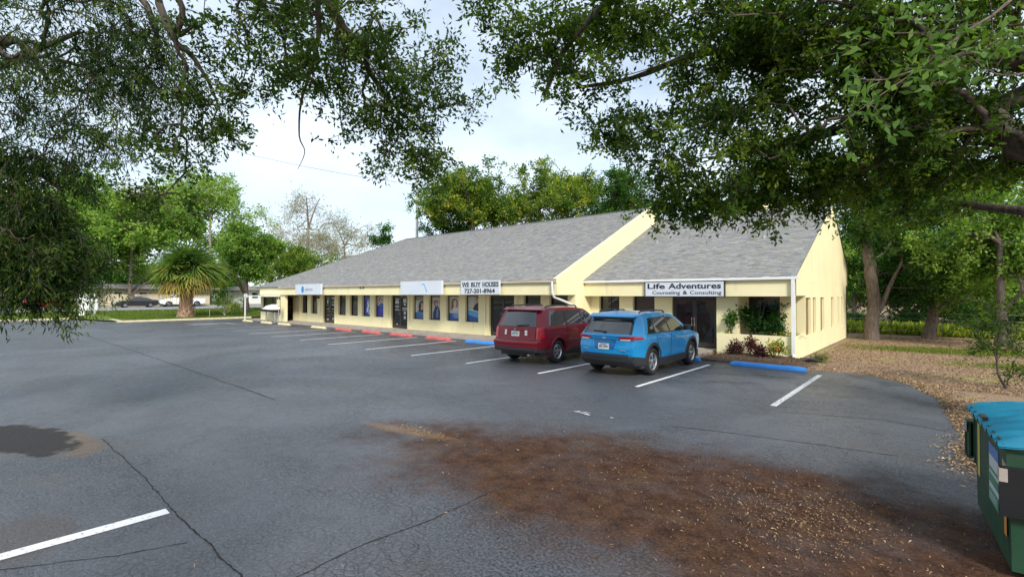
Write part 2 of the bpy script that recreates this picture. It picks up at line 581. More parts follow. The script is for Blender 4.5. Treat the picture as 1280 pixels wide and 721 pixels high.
class MB:
    """collects faces and links them as ONE mesh object"""

    def __init__(self):
        self.v, self.f, self.m, self.c = [], [], [], []

    def face(self, pts, mi=0, col=None):
        k = len(self.v)
        self.v += [tuple(p) for p in pts]
        self.f.append(tuple(range(k, k + len(pts))))
        self.m.append(mi)
        self.c.append(col)

    def box(self, x0, x1, y0, y1, z0, z1, mi=0, T=None):
        c = [(x0, y0, z0), (x1, y0, z0), (x1, y1, z0), (x0, y1, z0), (x0, y0, z1), (x1, y0, z1), (x1, y1, z1), (x0, y1, z1)]
        if T is not None:
            c = [tuple(T @ Vector(p)) for p in c]
        k = len(self.v)
        self.v += c
        for q in ((3, 2, 1, 0), (4, 5, 6, 7), (0, 1, 5, 4), (1, 2, 6, 5), (2, 3, 7, 6), (3, 0, 4, 7)):
            self.f.append(tuple(k + i for i in q))
            self.m.append(mi)
            self.c.append(None)

    def bevel_box(self, x0, x1, y0, y1, z0, z1, b, mi=0, T=None):
        """a box with chamfered vertical edges and top"""
        def ring(e, z):
            return [(x0 + e, y0 + e + b, z), (x0 + e + b, y0 + e, z), (x1 - e - b, y0 + e, z), (x1 - e, y0 + e + b, z),
                    (x1 - e, y1 - e - b, z), (x1 - e - b, y1 - e, z), (x0 + e + b, y1 - e, z), (x0 + e, y1 - e - b, z)]
        rings = [ring(0, z0), ring(0, z1 - b), ring(b * .8, z1)]
        if T is not None:
            rings = [[tuple(T @ Vector(p)) for p in r] for r in rings]
        self.loft(rings, True, mi)
        self.face(rings[-1], mi)
        self.face(rings[0][::-1], mi)

    def loft(self, rings, closed=True, mi=0):
        k = len(self.v)
        n = len(rings[0])
        for r in rings:
            self.v += [tuple(p) for p in r]
        for i in range(len(rings) - 1):
            for j in range(n if closed else n - 1):
                a, b = k + i * n + j, k + i * n + (j + 1) % n
                self.f.append((a, b, b + n, a + n))
                self.m.append(mi)
                self.c.append(None)

    def tube(self, pts, rad, n=6, mi=0, cap=True):
        pts = [Vector(p) for p in pts]
        if not hasattr(rad, '__len__'):
            rad = [rad] * len(pts)
        rings = []
        ref = None
        for i, p in enumerate(pts):
            d = (pts[min(i + 1, len(pts) - 1)] - pts[max(i - 1, 0)]).normalized()
            if ref is None:
                ref = Vector((0, 0, 1)) if abs(d.z) < .9 else Vector((1, 0, 0))
            a = d.cross(ref).normalized()
            b = d.cross(a).normalized()
            ref = -b if False else ref
            rings.append([p + (a * math.cos(t) + b * math.sin(t)) * rad[i] for t in [2 * math.pi * j / n for j in range(n)]])
        self.loft(rings, True, mi)
        if cap:
            self.face(rings[0], mi)
            self.face(rings[-1][::-1], mi)

    def lathe(self, prof, n=24, axis='x', c=(0, 0, 0), mi=0):
        """prof: (offset along axis, radius)"""
        rings = []
        for a, r in prof:
            ring = []
            for j in range(n):
                t = 2 * math.pi * j / n
                p = {'x': (a, r * math.cos(t), r * math.sin(t)), 'y': (r * math.cos(t), a, r * math.sin(t)), 'z': (r * math.cos(t), r * math.sin(t), a)}[axis]
                ring.append((p[0] + c[0], p[1] + c[1], p[2] + c[2]))
            rings.append(ring)
        self.loft(rings, True, mi)

    def grid(self, P, mi=0):
        """P: rows of points"""
        k = len(self.v)
        n = len(P[0])
        for r in P:
            self.v += [tuple(p) for p in r]
        for i in range(len(P) - 1):
            for j in range(n - 1):
                a = k + i * n + j
                self.f.append((a, a + 1, a + n + 1, a + n))
                self.m.append(mi)
                self.c.append(None)

    def mesh(self, me, T):
        k = len(self.v)
        self.v += [tuple(T @ v.co) for v in me.vertices]
        for p in me.polygons:
            self.f.append(tuple(k + i for i in p.vertices))
            self.m.append(0)
            self.c.append(None)

    def build(self, name, mats, parent=None, org=(0, 0, 0), smooth=None, kind=None, label=None, fix=False, loc=None):
        me = bpy.data.meshes.new(name)
        v = [(p[0] - org[0], p[1] - org[1], p[2] - org[2]) for p in self.v]
        me.from_pydata(v, [], self.f)
        if not isinstance(mats, (list, tuple)):
            mats = [mats]
        for mm in mats:
            me.materials.append(mm)
        if len(mats) > 1:
            me.polygons.foreach_set('material_index', self.m)
        if any(c is not None for c in self.c):
            a = me.attributes.new('col', 'FLOAT_COLOR', 'FACE')
            a.data.foreach_set('color', [x for c in self.c for x in (rgba(c) if c else (.5, .5, .5, 1))])
        if fix:
            b = bmesh.new()
            b.from_mesh(me)
            bmesh.ops.remove_doubles(b, verts=b.verts, dist=.0004)
            bmesh.ops.recalc_face_normals(b, faces=b.faces)
            b.to_mesh(me)
            b.free()
        if smooth:
            me.polygons.foreach_set('use_smooth', [True] * len(me.polygons))
            me.set_sharp_from_angle(angle=math.radians(smooth))
        me.update()
        o = link(name, me, parent)
        if loc:
            o.location = loc
        if kind:
            o['kind'] = kind
        if label:
            o['label'] = label
        return o


def np_mesh(name, V, F, mat, parent=None, org=(0, 0, 0), tone=None, smooth=False, kind=None):
    """V (n,3), F (m,4) numpy arrays to one mesh object, with a per-face tone"""
    me = bpy.data.meshes.new(name)
    V = np.asarray(V, np.float32) - np.asarray(org, np.float32)
    F = np.asarray(F, np.int32)
    me.vertices.add(len(V))
    me.vertices.foreach_set('co', V.ravel())
    me.loops.add(F.size)
    me.loops.foreach_set('vertex_index', F.ravel())
    me.polygons.add(len(F))
    me.polygons.foreach_set('loop_start', np.arange(0, F.size, F.shape[1], dtype=np.int32))
    if smooth:
        me.polygons.foreach_set('use_smooth', np.ones(len(F), bool))
    me.update(calc_edges=True)
    me.materials.append(mat)
    if tone is not None:
        a = me.attributes.new('tone', 'FLOAT', 'FACE')
        a.data.foreach_set('value', np.clip(tone, 0, 1).astype(np.float32))
    me.validate()
    o = link(name, me, parent)
    if kind:
        o['kind'] = kind
    return o


_text_cache = {}


def text_mesh(s, bold=0., ext=.02, spacing=1.):
    """lettering of height about .7 in its own plane"""
    key = (s, bold, ext, spacing)
    if key not in _text_cache:
        cu = bpy.data.curves.new('lettering_curve', 'FONT')
        cu.body = s
        cu.size = 1
        cu.offset = bold
        cu.extrude = ext
        cu.space_character = spacing
        cu.resolution_u = 3
        o = bpy.data.objects.new('lettering_source', cu)
        COL.objects.link(o)
        dg = bpy.context.evaluated_depsgraph_get()
        me = bpy.data.meshes.new_from_object(o.evaluated_get(dg))
        bpy.data.objects.remove(o)
        _text_cache[key] = me
    return _text_cache[key]


def put_text(mb, s, x, y, z, w, h, bold=0., ext=.02, spacing=1.):
    """text facing -Y, its box (x..x+w, z..z+h) filled"""
    me = text_mesh(s, bold, ext, spacing)
    co = np.array([v.co[:] for v in me.vertices])
    lo, hi = co.min(0), co.max(0)
    sx, sz = w / (hi[0] - lo[0]), h / (hi[1] - lo[1])
    T = Matrix(((sx, 0, 0, x - lo[0] * sx), (0, 0, -.3, y), (0, sz, 0, z - lo[1] * sz), (0, 0, 0, 1)))
    mb.mesh(me, T)


# ------------------------------------------------------------------ plants
def unit(a):
    return a / (np.linalg.norm(a, axis=-1, keepdims=True) + 1e-9)


def tubes(P0, P1, R0, R1, n=5):
    """separate tapered prisms, vectorised"""
    D = unit(P1 - P0)
    ref = np.where(np.abs(D[:, 2:3]) < .9, np.array([[0, 0, 1.]]), np.array([[1., 0, 0]]))
    A = unit(np.cross(D, ref))
    B = np.cross(D, A)
    t = np.arange(n) * 2 * np.pi / n
    ring = A[:, None] * np.cos(t)[None, :, None] + B[:, None] * np.sin(t)[None, :, None]
    V = np.concatenate([P0[:, None] + ring * R0[:, None, None], P1[:, None] + ring * R1[:, None, None]], 1).reshape(-1, 3)
    j = np.arange(n)
    q = np.stack([j, (j + 1) % n, n + (j + 1) % n, n + j], 1)
    F = (np.arange(len(P0))[:, None, None] * 2 * n + q[None]).reshape(-1, 4)
    return V, F


def leaf_quads(P, D, L, Wd, rng, droop=0.):
    """one folded blade per point"""
    n = len(P)
    D = unit(D)
    side = unit(np.cross(D, unit(rng.normal(size=(n, 3)))))
    up = np.cross(side, D)
    L = L * rng.uniform(.5, 1.4, (n, 1))
    Wd = Wd * rng.uniform(.75, 1.2, (n, 1))
    mid = P + D * L * .48 + up * L * rng.uniform(.02, .12, (n, 1))
    tip = P + D * L
    tip[:, 2] -= droop * L[:, 0]
    V = np.stack([P, mid + side * Wd * .5, tip, mid - side * Wd * .5], 1).reshape(-1, 3)
    F = np.arange(n * 4).reshape(-1, 4)
    return V, F


def grow(skel, par, att, k=.35):
    """join every attraction point to the nearest limb so that the whole makes one branching skeleton"""
    ns, na = len(skel), len(att)
    P = np.zeros((ns + na, 3))
    P[:ns] = skel
    parent = np.full(ns + na, -1)
    parent[:ns] = par
    plen = np.zeros(ns + na)
    for i in range(ns):
        if par[i] >= 0:
            plen[i] = plen[par[i]] + np.linalg.norm(P[i] - P[par[i]])
    dist = np.linalg.norm(att[:, None] - P[None, :ns], axis=2) + k * plen[None, :ns]
    best, bp = dist.min(1), dist.argmin(1)
    left = np.ones(na, bool)
    for c in range(na):
        j = int(np.argmin(np.where(left, best, 1e9)))
        left[j] = False
        q = ns + c
        P[q] = att[j]
        parent[q] = bp[j]
        plen[q] = plen[bp[j]] + np.linalg.norm(att[j] - P[bp[j]])
        nd = np.linalg.norm(att - att[j], axis=1) + k * plen[q]
        w = nd < best
        best[w] = nd[w]
        bp[w] = q
    return P, parent


def blob_points(blobs, rng, clump=1, cs=.25):
    out = []
    for cx, cy, cz, rx, ry, rz, n in blobs:
        d = unit(rng.normal(size=(n, 3)))
        r = rng.uniform(0, 1, (n, 1)) ** .45
        out.append(np.array([cx, cy, cz]) + d * r * np.array([rx, ry, rz]))
    P = np.concatenate(out)
    if clump > 1:        # foliage stands in sprays: a few centres, each with its own flat tuft
        P = P[rng.permutation(len(P))[:max(3, len(P) // clump)]]
        P = np.repeat(P, clump, 0) + rng.normal(size=(len(P) * clump, 3)) * np.array([cs, cs, cs * .5])
    return P


def tree(name, label, cat, limbs, blobs, leaf, mats, seed, per=30, twig=.5, droop=0., tip=.006, group=None, k=.35, expo=.48, sides=6,
         weep=0., tones=(.5, .22), rmax=None, spread=.8, parts=('trunk', 'crown'), clump=1, cs=.25):
    """limbs: polylines [(x,y,z,r)...]; the first is the trunk, the others start at the nearest point of what stands"""
    rng = np.random.default_rng(seed)
    base = limbs[0][0][:3]
    root = thing(name, label, cat, base, 0, group)
    skel, par, rad = [], [], []
    for li, lm in enumerate(limbs):
        prev = -1
        if li:
            prev = int(np.argmin([np.linalg.norm(np.array(s) - np.array(lm[0][:3])) for s in skel]))
        for i, p in enumerate(lm):
            if li and i == 0 and np.linalg.norm(np.array(skel[prev]) - np.array(p[:3])) < .05:
                continue
            skel.append(p[:3])
            par.append(prev)
            rad.append(p[3])
            prev = len(skel) - 1
    skel = np.array(skel, float)
    att = blob_points(blobs, rng, clump, cs)
    P, parent = grow(skel, np.array(par), att, k)
    ns = len(skel)
    cnt = np.ones(len(P))
    for i in range(len(P) - 1, ns - 1, -1):
        cnt[parent[i]] += cnt[i]
    R = tip * cnt ** expo
    R[:ns] = rad
    if rmax:
        R[ns:] = np.minimum(R[ns:], rmax)
    for i in range(ns, len(P)):
        R[i] = min(R[i], R[parent[i]] * .92)
    # limbs: continuous tapered tubes with a little wander
    mb = MB()
    for li, lm in enumerate(limbs):
        pts = [Vector(p[:3]) for p in lm]
        rr = [p[3] for p in lm]
        if li:           # every limb starts inside the wood it grows from
            q0 = min((p for o in limbs[:li] for p in o), key=lambda p: (Vector(p[:3]) - pts[0]).length)
            if (Vector(q0[:3]) - pts[0]).length > .05:
                pts.insert(0, Vector(q0[:3]))
                rr.insert(0, min(q0[3] * .9, rr[0] * 1.25))
        fine, fr = [], []
        for i in range(len(pts) - 1):
            a = pts[max(i - 1, 0)]
            b, c = pts[i], pts[i + 1]
            d = pts[min(i + 2, len(pts) - 1)]
            for s in range(4):
                t = s / 4
                q = .5 * ((2 * b) + (c - a) * t + (2 * a - 5 * b + 4 * c - d) * t * t + (3 * b - a - 3 * c + d) * t ** 3)
                fine.append(q + Vector(rng.normal(size=3)) * rr[i] * .05)
                fr.append((rr[i] * (1 - t) + rr[i + 1] * t) * rng.uniform(.93, 1.07))
        fine.append(pts[-1])
        fr.append(rr[-1])
        mb.tube(fine, fr, 10 if li == 0 else 8)
    mb.build(parts[0], mats[0], root, base, smooth=60)
    # branches
    ch = np.arange(ns, len(P))
    A, B = P[parent[ch]], P[ch]
    ln = np.linalg.norm(B - A, axis=1, keepdims=True)
    mid = (A + B) / 2 + rng.normal(size=A.shape) * ln * .10
    mid[:, 2] += ln[:, 0] * .06 * (1 - 2.5 * (weep > 0))
    r0 = np.minimum(R[parent[ch]], R[ch] * 1.5)
    rm = (r0 + R[ch]) / 2
    V1, F1 = tubes(A, mid, r0, rm, sides)
    V2, F2 = tubes(mid, B, rm, R[ch], sides)
    # twigs and leaves at every tip
    nt = 3
    tp = np.repeat(B, nt, 0)
    td = unit(np.repeat(unit(B - A), nt, 0) * .5 + rng.normal(size=(len(B) * nt, 3)) * spread + np.array([0, 0, -weep]))
    tl = twig * rng.uniform(.5, 1.3, (len(tp), 1))
    V3, F3 = tubes(tp, tp + td * tl, np.full(len(tp), tip * .8), np.full(len(tp), tip * .35), 3)
    np_mesh('branches', np.concatenate([V1, V2, V3]), np.concatenate([F1, F2 + len(V1), F3 + len(V1) + len(V2)]), mats[0], root, base)
    m = max(1, per // nt)
    s = rng.uniform(.05, 1.08, (len(tp), m, 1))
    LP = (tp[:, None] + td[:, None] * tl[:, None] * s + rng.normal(size=(len(tp), m, 3)) * leaf[0] * .5).reshape(-1, 3)
    LD = (td[:, None] * .55 + rng.normal(size=(len(tp), m, 3)) * .6 + np.array([0, 0, -weep * .6])).reshape(-1, 3)
    V, F = leaf_quads(LP, LD, leaf[0], leaf[1], rng, droop)
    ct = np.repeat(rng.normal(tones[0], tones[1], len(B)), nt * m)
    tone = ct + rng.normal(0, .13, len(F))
    np_mesh(parts[1], V, F, mats[1], root, base, tone)
    return root


def lumps(c, r, k, n, seed, flat=.75, lo=.35, hi=.55):
    """a crown as k uneven lumps inside the ellipsoid c, r, n points in all"""
    rng = np.random.default_rng(seed)
    out = []
    for i in range(k):
        d = unit(rng.normal(size=(1, 3)))[0]
        q = np.array(c) + d * np.array(r) * rng.uniform(.35, .72)
        s = rng.uniform(lo, hi)
        out.append((q[0], q[1], q[2], r[0] * s, r[1] * s, r[2] * s * flat, max(4, n // k)))
    return out


# ================================================================== THE SETTING
def sheet(name, poly, z, mat, kind='structure', parent=None):
    mb = MB()
    mb.face([(x, y, z) for x, y in poly])
    return mb.build(name, mat, parent, kind=kind)


def ragged(p, q, n, amp, seed):
    r = random.Random(seed)
    return [(p[0] + (q[0] - p[0]) * i / n + r.uniform(-amp, amp), p[1] + (q[1] - p[1]) * i / n + r.uniform(-amp, amp)) for i in range(n)]


sheet('ground', [(-900, -900), (900, -900), (900, 900), (-900, 900)], -.03, M['ground'])
edge = []
ctrl = [(-3.0, 16.15), (-1.45, 16.1), (-.55, 15.1), (0., 13.4), (.2, 11.5), (.42, 9.), (.7, 7.2), (1.1, 4.), (1.2, -4), (1.4, -30)]
for i in range(len(ctrl) - 1):
    edge += ragged(ctrl[i], ctrl[i + 1], 14, .05, i)
lot = [(-57, -30), (-57, 7.9), (-47.9, 8.3), (-48.4, 17.4), (-43.9, 17.2), (-43.9, 16.0), (-6.2, 16.0), (-6.2, 16.25)] + edge + [(1.4, -30)]
sheet('parking_lot', lot, 0, M['asphalt'])

# lawn between the lot and the street, rising gently
mb = MB()
rows = []
for i in range(45):
    y = -30 + i * 2.
    xk = -57.15 if y < 7.9 else -48.2
    row = []
    for j in range(7):
        t = j / 6
        x = xk + (-66 - xk) * t
        row.append((x, y, .10 + .33 * t * t * (3 - 2 * t)))
    rows.append(row)
mb.grid(rows)
mb.build('grass_verge', M['lawn'], kind='structure', smooth=60)
sheet('street', [(-66, -200), (-66, 200), (-86, 200), (-86, -200)], .42, M['street'])
mb = MB()
mb.box(-66.15, -66, -200, 200, .3, .50)
mb.box(-86.2, -86, -200, 200, .3, .54)
mb.build('street_kerb', M['concrete'], kind='structure')
sheet('far_lawn', [(-86.2, -200), (-86.2, 200), (-300, 200), (-300, -200)], .50, M['lawn'])
mb = MB()
for (x0, y0, x1, y1) in ((-57.15, -30, -57, 7.7), (-55.2, 7.9, -48.2, 8.15), (-48.2, 8.15, -48.05, 17.6)):
    mb.box(min(x0, x1), max(x0, x1), min(y0, y1), max(y0, y1), -.02, .14)
mb.build('lot_kerb', M['kerb'], kind='structure')

# pavement in front of the shops: a kerb and separate slabs
side = MB()
side.box(-43.8, -6.3, 16.0, 16.14, -.02, .118)
walk = side.build('sidewalk_kerb', M['concrete'], kind='structure')
sl_me = None
x = -43.8
while x < -6.4:
    b = MB()
    b.bevel_box(0, 1.488, 16.152, 17.38, -.02, .115 + random.uniform(-.004, .004), .008)
    o = b.build('slab', M['concrete'], walk)
    o.location = (x, 0, 0)
    if x > -13.2:
        b2 = MB()
        b2.bevel_box(0, 1.488, 17.392, 18.56, -.02, .115, .008)
        o2 = b2.build('slab', M['concrete'], walk)
        o2.location = (x, 0, 0)
    x += 1.5
# mulch bed before the planter
mb = MB()
nx, ny = 26, 14
rows = []
for j in range(ny + 1):
    row = []
    for i in range(nx + 1):
        u, v = i / nx, j / ny
        X = -6.28 + 3.3 * u
        Y = 16.2 + 1.9 * v
        e = min(u, 1 - u, v) * 5
        row.append((X, Y, -.02 + .13 * min(1, e) + RNG.uniform(-.02, .02)))
    rows.append(row)
mb.grid(rows)
mb.build('mulch_bed', M['soil'], kind='structure', smooth=60)
mb = MB()
mb.box(-6.25, -3.9, 16.04, 16.16, -.02, .07)
mb.build('bed_edging', M['bark_oak'], kind='structure')


def pline(x, y0, y1, w=.105, mat='line', skew=0., wob=0.004):
    mb = MB()
    n = 24
    rows = []
    for i in range(n + 1):
        t = i / n
        y = y0 + (y1 - y0) * t
        xx = x + skew * t
        rows.append([(xx - w / 2 + random.uniform(-wob, wob), y, .004), (xx + w / 2 + random.uniform(-wob, wob), y, .004)])
    mb.grid(rows)
    return mb.build('parking_line', M[mat], kind='structure')


for i in range(14):
    xx = -2.46 - 2.905 * i
    pline(xx, 10.45 + random.uniform(-.08, .08), 15.2, .105 if i else .115, 'line_worn' if i == 0 or i > 9 else 'line')
pline(-5.88, -6, 1.35, .15, 'line', .10)
pline(-25.4, -3.5, .85, .12, 'line_worn')
pline(-45.6, 10.6, 15.2, .12, 'line_worn')
# hatched no-parking zone at the far end
for k in range(4):
    mb = MB()
    x0 = -42.4 + k * .75
    mb.face([(x0, 10.8, .004), (x0 + .16, 10.8, .004), (x0 + 1.06, 13.6, .004), (x0 + .9, 13.6, .004)])
    mb.build('parking_line', M['line_worn'], kind='structure')


def crack(pts, w, seed, name='asphalt_crack'):
    r = random.Random(seed)
    mb = MB()
    rows = []
    for i in range(len(pts) - 1):
        (x0, y0), (x1, y1) = pts[i], pts[i + 1]
        L = math.hypot(x1 - x0, y1 - y0)
        n = max(2, int(L / .05))
        nx_, ny_ = -(y1 - y0) / L, (x1 - x0) / L
        off = 0
        for k in range(n):
            off = off * .8 + r.uniform(-.009, .009)
            t = k / n
            ww = w * r.uniform(.35, 1.2)
            cx, cy = x0 + (x1 - x0) * t + nx_ * off, y0 + (y1 - y0) * t + ny_ * off
            rows.append([(cx + nx_ * ww, cy + ny_ * ww, .003), (cx - nx_ * ww, cy - ny_ * ww, .003)])
    mb.grid(rows)
    return mb.build(name, M['crack'], kind='structure')


crack([(-9.4, 1.37), (-7.6, 1.40), (-4.0, 1.41), (-1.5, 1.46)], .008, 1)
crack([(-46, 4.1), (-33, 4.22), (-22, 4.27), (-14.5, 4.26), (-10.2, 4.22)], .016, 2)
crack([(-3.70, 1.62), (-3.74, 2.3), (-3.66, 3.0), (-3.70, 3.9)], .008, 3)
crack([(-3.4, 7.7), (-1.6, 8.1), (-.4, 8.3)], .012, 4)
crack([(-2.2, 10.0), (-.8, 10.5), (.1, 10.3)], .010, 5)
crack([(-5.6, .1), (-5.1, .85), (-4.9, 1.35)], .006, 6)
for k in range(0):
    r = random.Random(50 + k)
    cx, cy = r.uniform(-9, -2), r.uniform(-.5, 4)
    a = r.uniform(0, 6.28)
    pts = [(cx, cy)]
    for q in range(r.randint(2, 4)):
        a += r.uniform(-.9, .9)
        cx += math.cos(a) * .28
        cy += math.sin(a) * .28
        pts.append((cx, cy))
    crack(pts, .0045, 90 + k)
# spilled white paint near the blue car
mb = MB()
for k in range(16):
    r = random.Random(400 + k)
    cx, cy = -4.85 + r.gauss(0, .20), 7.48 + r.gauss(0, .06)
    s = r.uniform(.012, .06)
    mb.face([(cx + s * r.uniform(.6, 1.3) * math.cos(t), cy + .5 * s * r.uniform(.6, 1.3) * math.sin(t), .003 + k * .0002) for t in [i * .7 for i in range(9)]])
mb.build('paint_stain', M['line_worn'], kind='structure')

# ================================================================== THE OFFICE BUILDING
EAVE, SOFF, SLOPE = 2.77, 2.15, .47
BORG = (-27.0, 17.4, 0)
bld = thing('office_building', 'long cream single storey office building with grey shingle roof and dark storefront windows', 'building', BORG)


def wall(name, axis, c, thick, u0, u1, z0, z1, holes, mat, parent=bld, back=1, top=None):
    """a wall in the plane axis=c with rectangular holes (u0,u1,z0,z1); thick away from the viewer"""
    us = sorted({u0, u1} | {h[0] for h in holes} | {h[1] for h in holes})
    zs = sorted({z0, z1} | {h[2] for h in holes} | {h[3] for h in holes})
    us = [u for u in us if u0 <= u <= u1]
    zs = [z for z in zs if z0 <= z <= z1]

    def solid(i, j):
        if not (0 <= i < len(us) - 1 and 0 <= j < len(zs) - 1):
            return False
        a, b = (us[i] + us[i + 1]) / 2, (zs[j] + zs[j + 1]) / 2
        return not any(h[0] < a < h[1] and h[2] < b < h[3] for h in holes)

    mb = MB()

    def P(u, z, d):
        return (u, c + d * back, z) if axis == 'y' else (c + d * back, u, z)
    for i in range(len(us) - 1):
        for j in range(len(zs) - 1):
            if not solid(i, j):
                continue
            a, b, e, g = us[i], us[i + 1], zs[j], zs[j + 1]
            mb.face([P(a, e, 0), P(b, e, 0), P(b, g, 0), P(a, g, 0)])
            mb.face([P(a, e, thick), P(a, g, thick), P(b, g, thick), P(b, e, thick)])
            for di, dj, q in ((-1, 0, [P(a, e, 0), P(a, g, 0), P(a, g, thick), P(a, e, thick)]), (1, 0, [P(b, e, 0), P(b, e, thick), P(b, g, thick), P(b, g, 0)]),
                              (0, -1, [P(a, e, 0), P(a, e, thick), P(b, e, thick), P(b, e, 0)]), (0, 1, [P(a, g, 0), P(b, g, 0), P(b, g, thick), P(a, g, thick)])):
                if not solid(i + di, j + dj):
                    mb.face(q)
    return mb.build(name, M[mat], parent, BORG, fix=True)


def poster_mesh(kind):
    """flat prints of people in shop windows: polygons in the unit box 1 x 1.4, back to front"""
    L = []

    def R(x0, y0, x1, y1, c):
        L.append(([(x0, y0), (x1, y0), (x1, y1), (x0, y1)], c))

    def E(cx, cy, rx, ry, c, n=14, a0=0.):
        L.append(([(cx + rx * math.cos(a0 + i * 2 * math.pi / n), cy + ry * math.sin(a0 + i * 2 * math.pi / n)) for i in range(n)], c))

    def G(pts, c):
        L.append((pts, c))
    skin, skin2, hair, navy, blue, sky_ = (.50, .30, .20), (.62, .42, .31), (.02, .014, .012), (.015, .03, .09), (.03, .10, .32), (.10, .33, .60)
    if kind == 0:      # dark haired woman over a blue band
        R(0, 0, 1, 1.4, (.42, .41, .37)); R(0, 1.15, 1, 1.4, (.22, .23, .18)); R(0, .3, .2, 1.1, (.52, .52, .50))
        E(.66, .72, .34, .40, hair); G([(.2, .3), (.98, .3), (.98, .6), (.8, .66), (.45, .64), (.3, .5)], (.02, .03, .06))
        E(.66, .76, .17, .24, skin); E(.66, .66, .07, .02, (.75, .6, .55), 8)
        G([(.4, .9), (.55, 1.0), (.62, .75), (.5, .5), (.42, .6)], hair)
        R(0, 0, 1, .33, (.05, .13, .33)); G([(0, .33), (1, .25), (1, .36), (0, .40)], (.10, .22, .45))
    elif kind == 1:    # person in a dark coat
        R(0, 0, 1, 1.4, (.46, .44, .38)); R(0, .95, 1, 1.4, (.34, .31, .24)); R(.1, 1.18, .9, 1.28, (.5, .48, .42))
        G([(.08, 0), (.95, 0), (.92, .3), (.7, .72), (.55, .85), (.35, .78), (.15, .4)], navy)
        G([(.45, .1), (.62, .1), (.66, .55), (.55, .74), (.48, .5)], (.10, .20, .42)); E(.42, .95, .17, .22, hair); E(.45, .93, .11, .16, skin)
        R(0, 0, .14, .5, (.35, .33, .35)); G([(.75, 0), (1, 0), (1, .3), (.86, .5)], (.03, .06, .2))
    elif kind == 2:    # fair woman, blue band with two lines of print
        R(0, 0, 1, 1.4, (.50, .49, .42)); R(0, .5, .25, 1.4, (.42, .40, .34)); E(.48, .96, .30, .33, (.17, .09, .05)); E(.52, .98, .15, .22, skin2)
        G([(.12, .36), (.9, .36), (.86, .62), (.66, .76), (.40, .76), (.2, .62)], (.58, .54, .47)); G([(.26, .5), (.36, .95), (.26, 1.02), (.16, .7)], (.15, .08, .05))
        R(0, 0, 1, .40, (.025, .10, .34)); G([(0, .40), (1, .30), (1, .52), (0, .44)], (.30, .42, .55)); R(.3, .24, .92, .275, (.5, .58, .7)); R(.45, .14, .85, .17, (.5, .58, .7))
    elif kind == 3:    # seated man in black over a sky blue sweep
        R(0, 0, 1, 1.4, (.40, .40, .34)); R(0, .8, .5, 1.4, (.48, .48, .42)); G([(.3, .5), (1, .45), (1, 1.0), (.8, 1.04), (.6, .95), (.42, .7)], (.018, .018, .022))
        E(.84, 1.2, .15, .19, hair); E(.80, 1.17, .10, .14, skin); G([(.25, .55), (.45, .62), (.42, .72), (.24, .66)], skin2)
        G([(0, .30), (1, .12), (1, .52), (0, .64)], sky_); G([(0, .64), (1, .50), (1, .54), (0, .68)], (.6, .68, .72)); G([(0, 0), (1, 0), (1, .16), (0, .34)], (.025, .09, .30))
    elif kind == 4:    # white figures on royal blue
        R(0, 0, 1, 1.4, (.035, .06, .33)); R(0, 1.1, 1, 1.4, (.09, .12, .38)); E(.55, 1.02, .20, .16, (.25, .34, .55)); E(.5, .85, .14, .14, (.62, .66, .72))
        G([(.3, .2), (.5, .25), (.62, .6), (.75, .66), (.66, .78), (.45, .72), (.3, .5)], (.55, .68, .75)); G([(.55, .1), (.72, .1), (.78, .4), (.62, .5)], (.45, .5, .68)); E(.68, .95, .10, .12, (.3, .3, .6))
    else:              # family in red over royal blue
        R(0, 0, 1, 1.4, (.30, .26, .26)); R(.05, .95, .95, 1.4, (.52, .46, .42)); E(.36, 1.12, .17, .2, (.10, .05, .04)); E(.38, 1.1, .1, .13, skin2); E(.72, 1.05, .16, .18, (.25, .07, .05)); E(.7, 1.04, .1, .12, skin2)
        G([(.05, .7), (.95, .7), (.85, .95), (.6, .98), (.25, .98)], (.50, .56, .58)); R(0, 0, 1, .74, (.03, .035, .33)); E(.55, .78, .3, .16, (.03, .10, .34)); R(.25, .42, .8, .46, (.12, .14, .5))
    return L


def window(x0, x1, z0, z1, y, poster=None, mull=False):
    """a narrow fixed window set into the wall at plane y"""
    mb = MB()
    f = .045
    for (a, b, c, d) in ((x0, x1, z0, z0 + f), (x0, x1, z1 - f, z1), (x0, x0 + f, z0 + f, z1 - f), (x1 - f, x1, z0 + f, z1 - f)):
        mb.box(a, b, y - .02, y + .05, c, d)
    if mull:
        mb.box((x0 + x1) / 2 - .02, (x0 + x1) / 2 + .02, y - .018, y + .05, z0 + f, z1 - f)
    w = mb.build('window', M['dark_frame'], bld, BORG)
    g = MB()
    g.box(x0 + f, x1 - f, y + .012, y + .024, z0 + f, z1 - f)
    g.build('pane', M['glass'], w, BORG)
    if poster is not None:
        p = MB()
        a, b, c, d = x0 + f + .012, x1 - f - .012, z0 + f + .012, z1 - f - .012
        for k, (pts, col) in enumerate(poster_mesh(poster)):
            p.face([(a + (b - a) * min(1, max(0, u)), y + .010 - k * .0006, c + (d - c) * min(1.4, max(0, v)) / 1.4) for u, v in pts], 0, col)
        p.build('poster', M['print'], w, BORG)
    return w


def blind(w, x0, x1, z0, z1, y, col, tag_):
    """slatted blind seen in the lower part of a pane"""
    b = MB()
    n = int((z1 - z0) / .045)
    for i in range(n):
        z = z0 + (z1 - z0) * i / n
        c = [v * (.85 + .3 * ((i * 7) % 5) / 5) for v in col]
        b.face([(x0, y + .0112, z), (x1, y + .0112, z), (x1, y + .0112, z + .034), (x0, y + .0112, z + .034)], 0, c)
    b.build('blind', M['print'], w, BORG, kind='stuff')


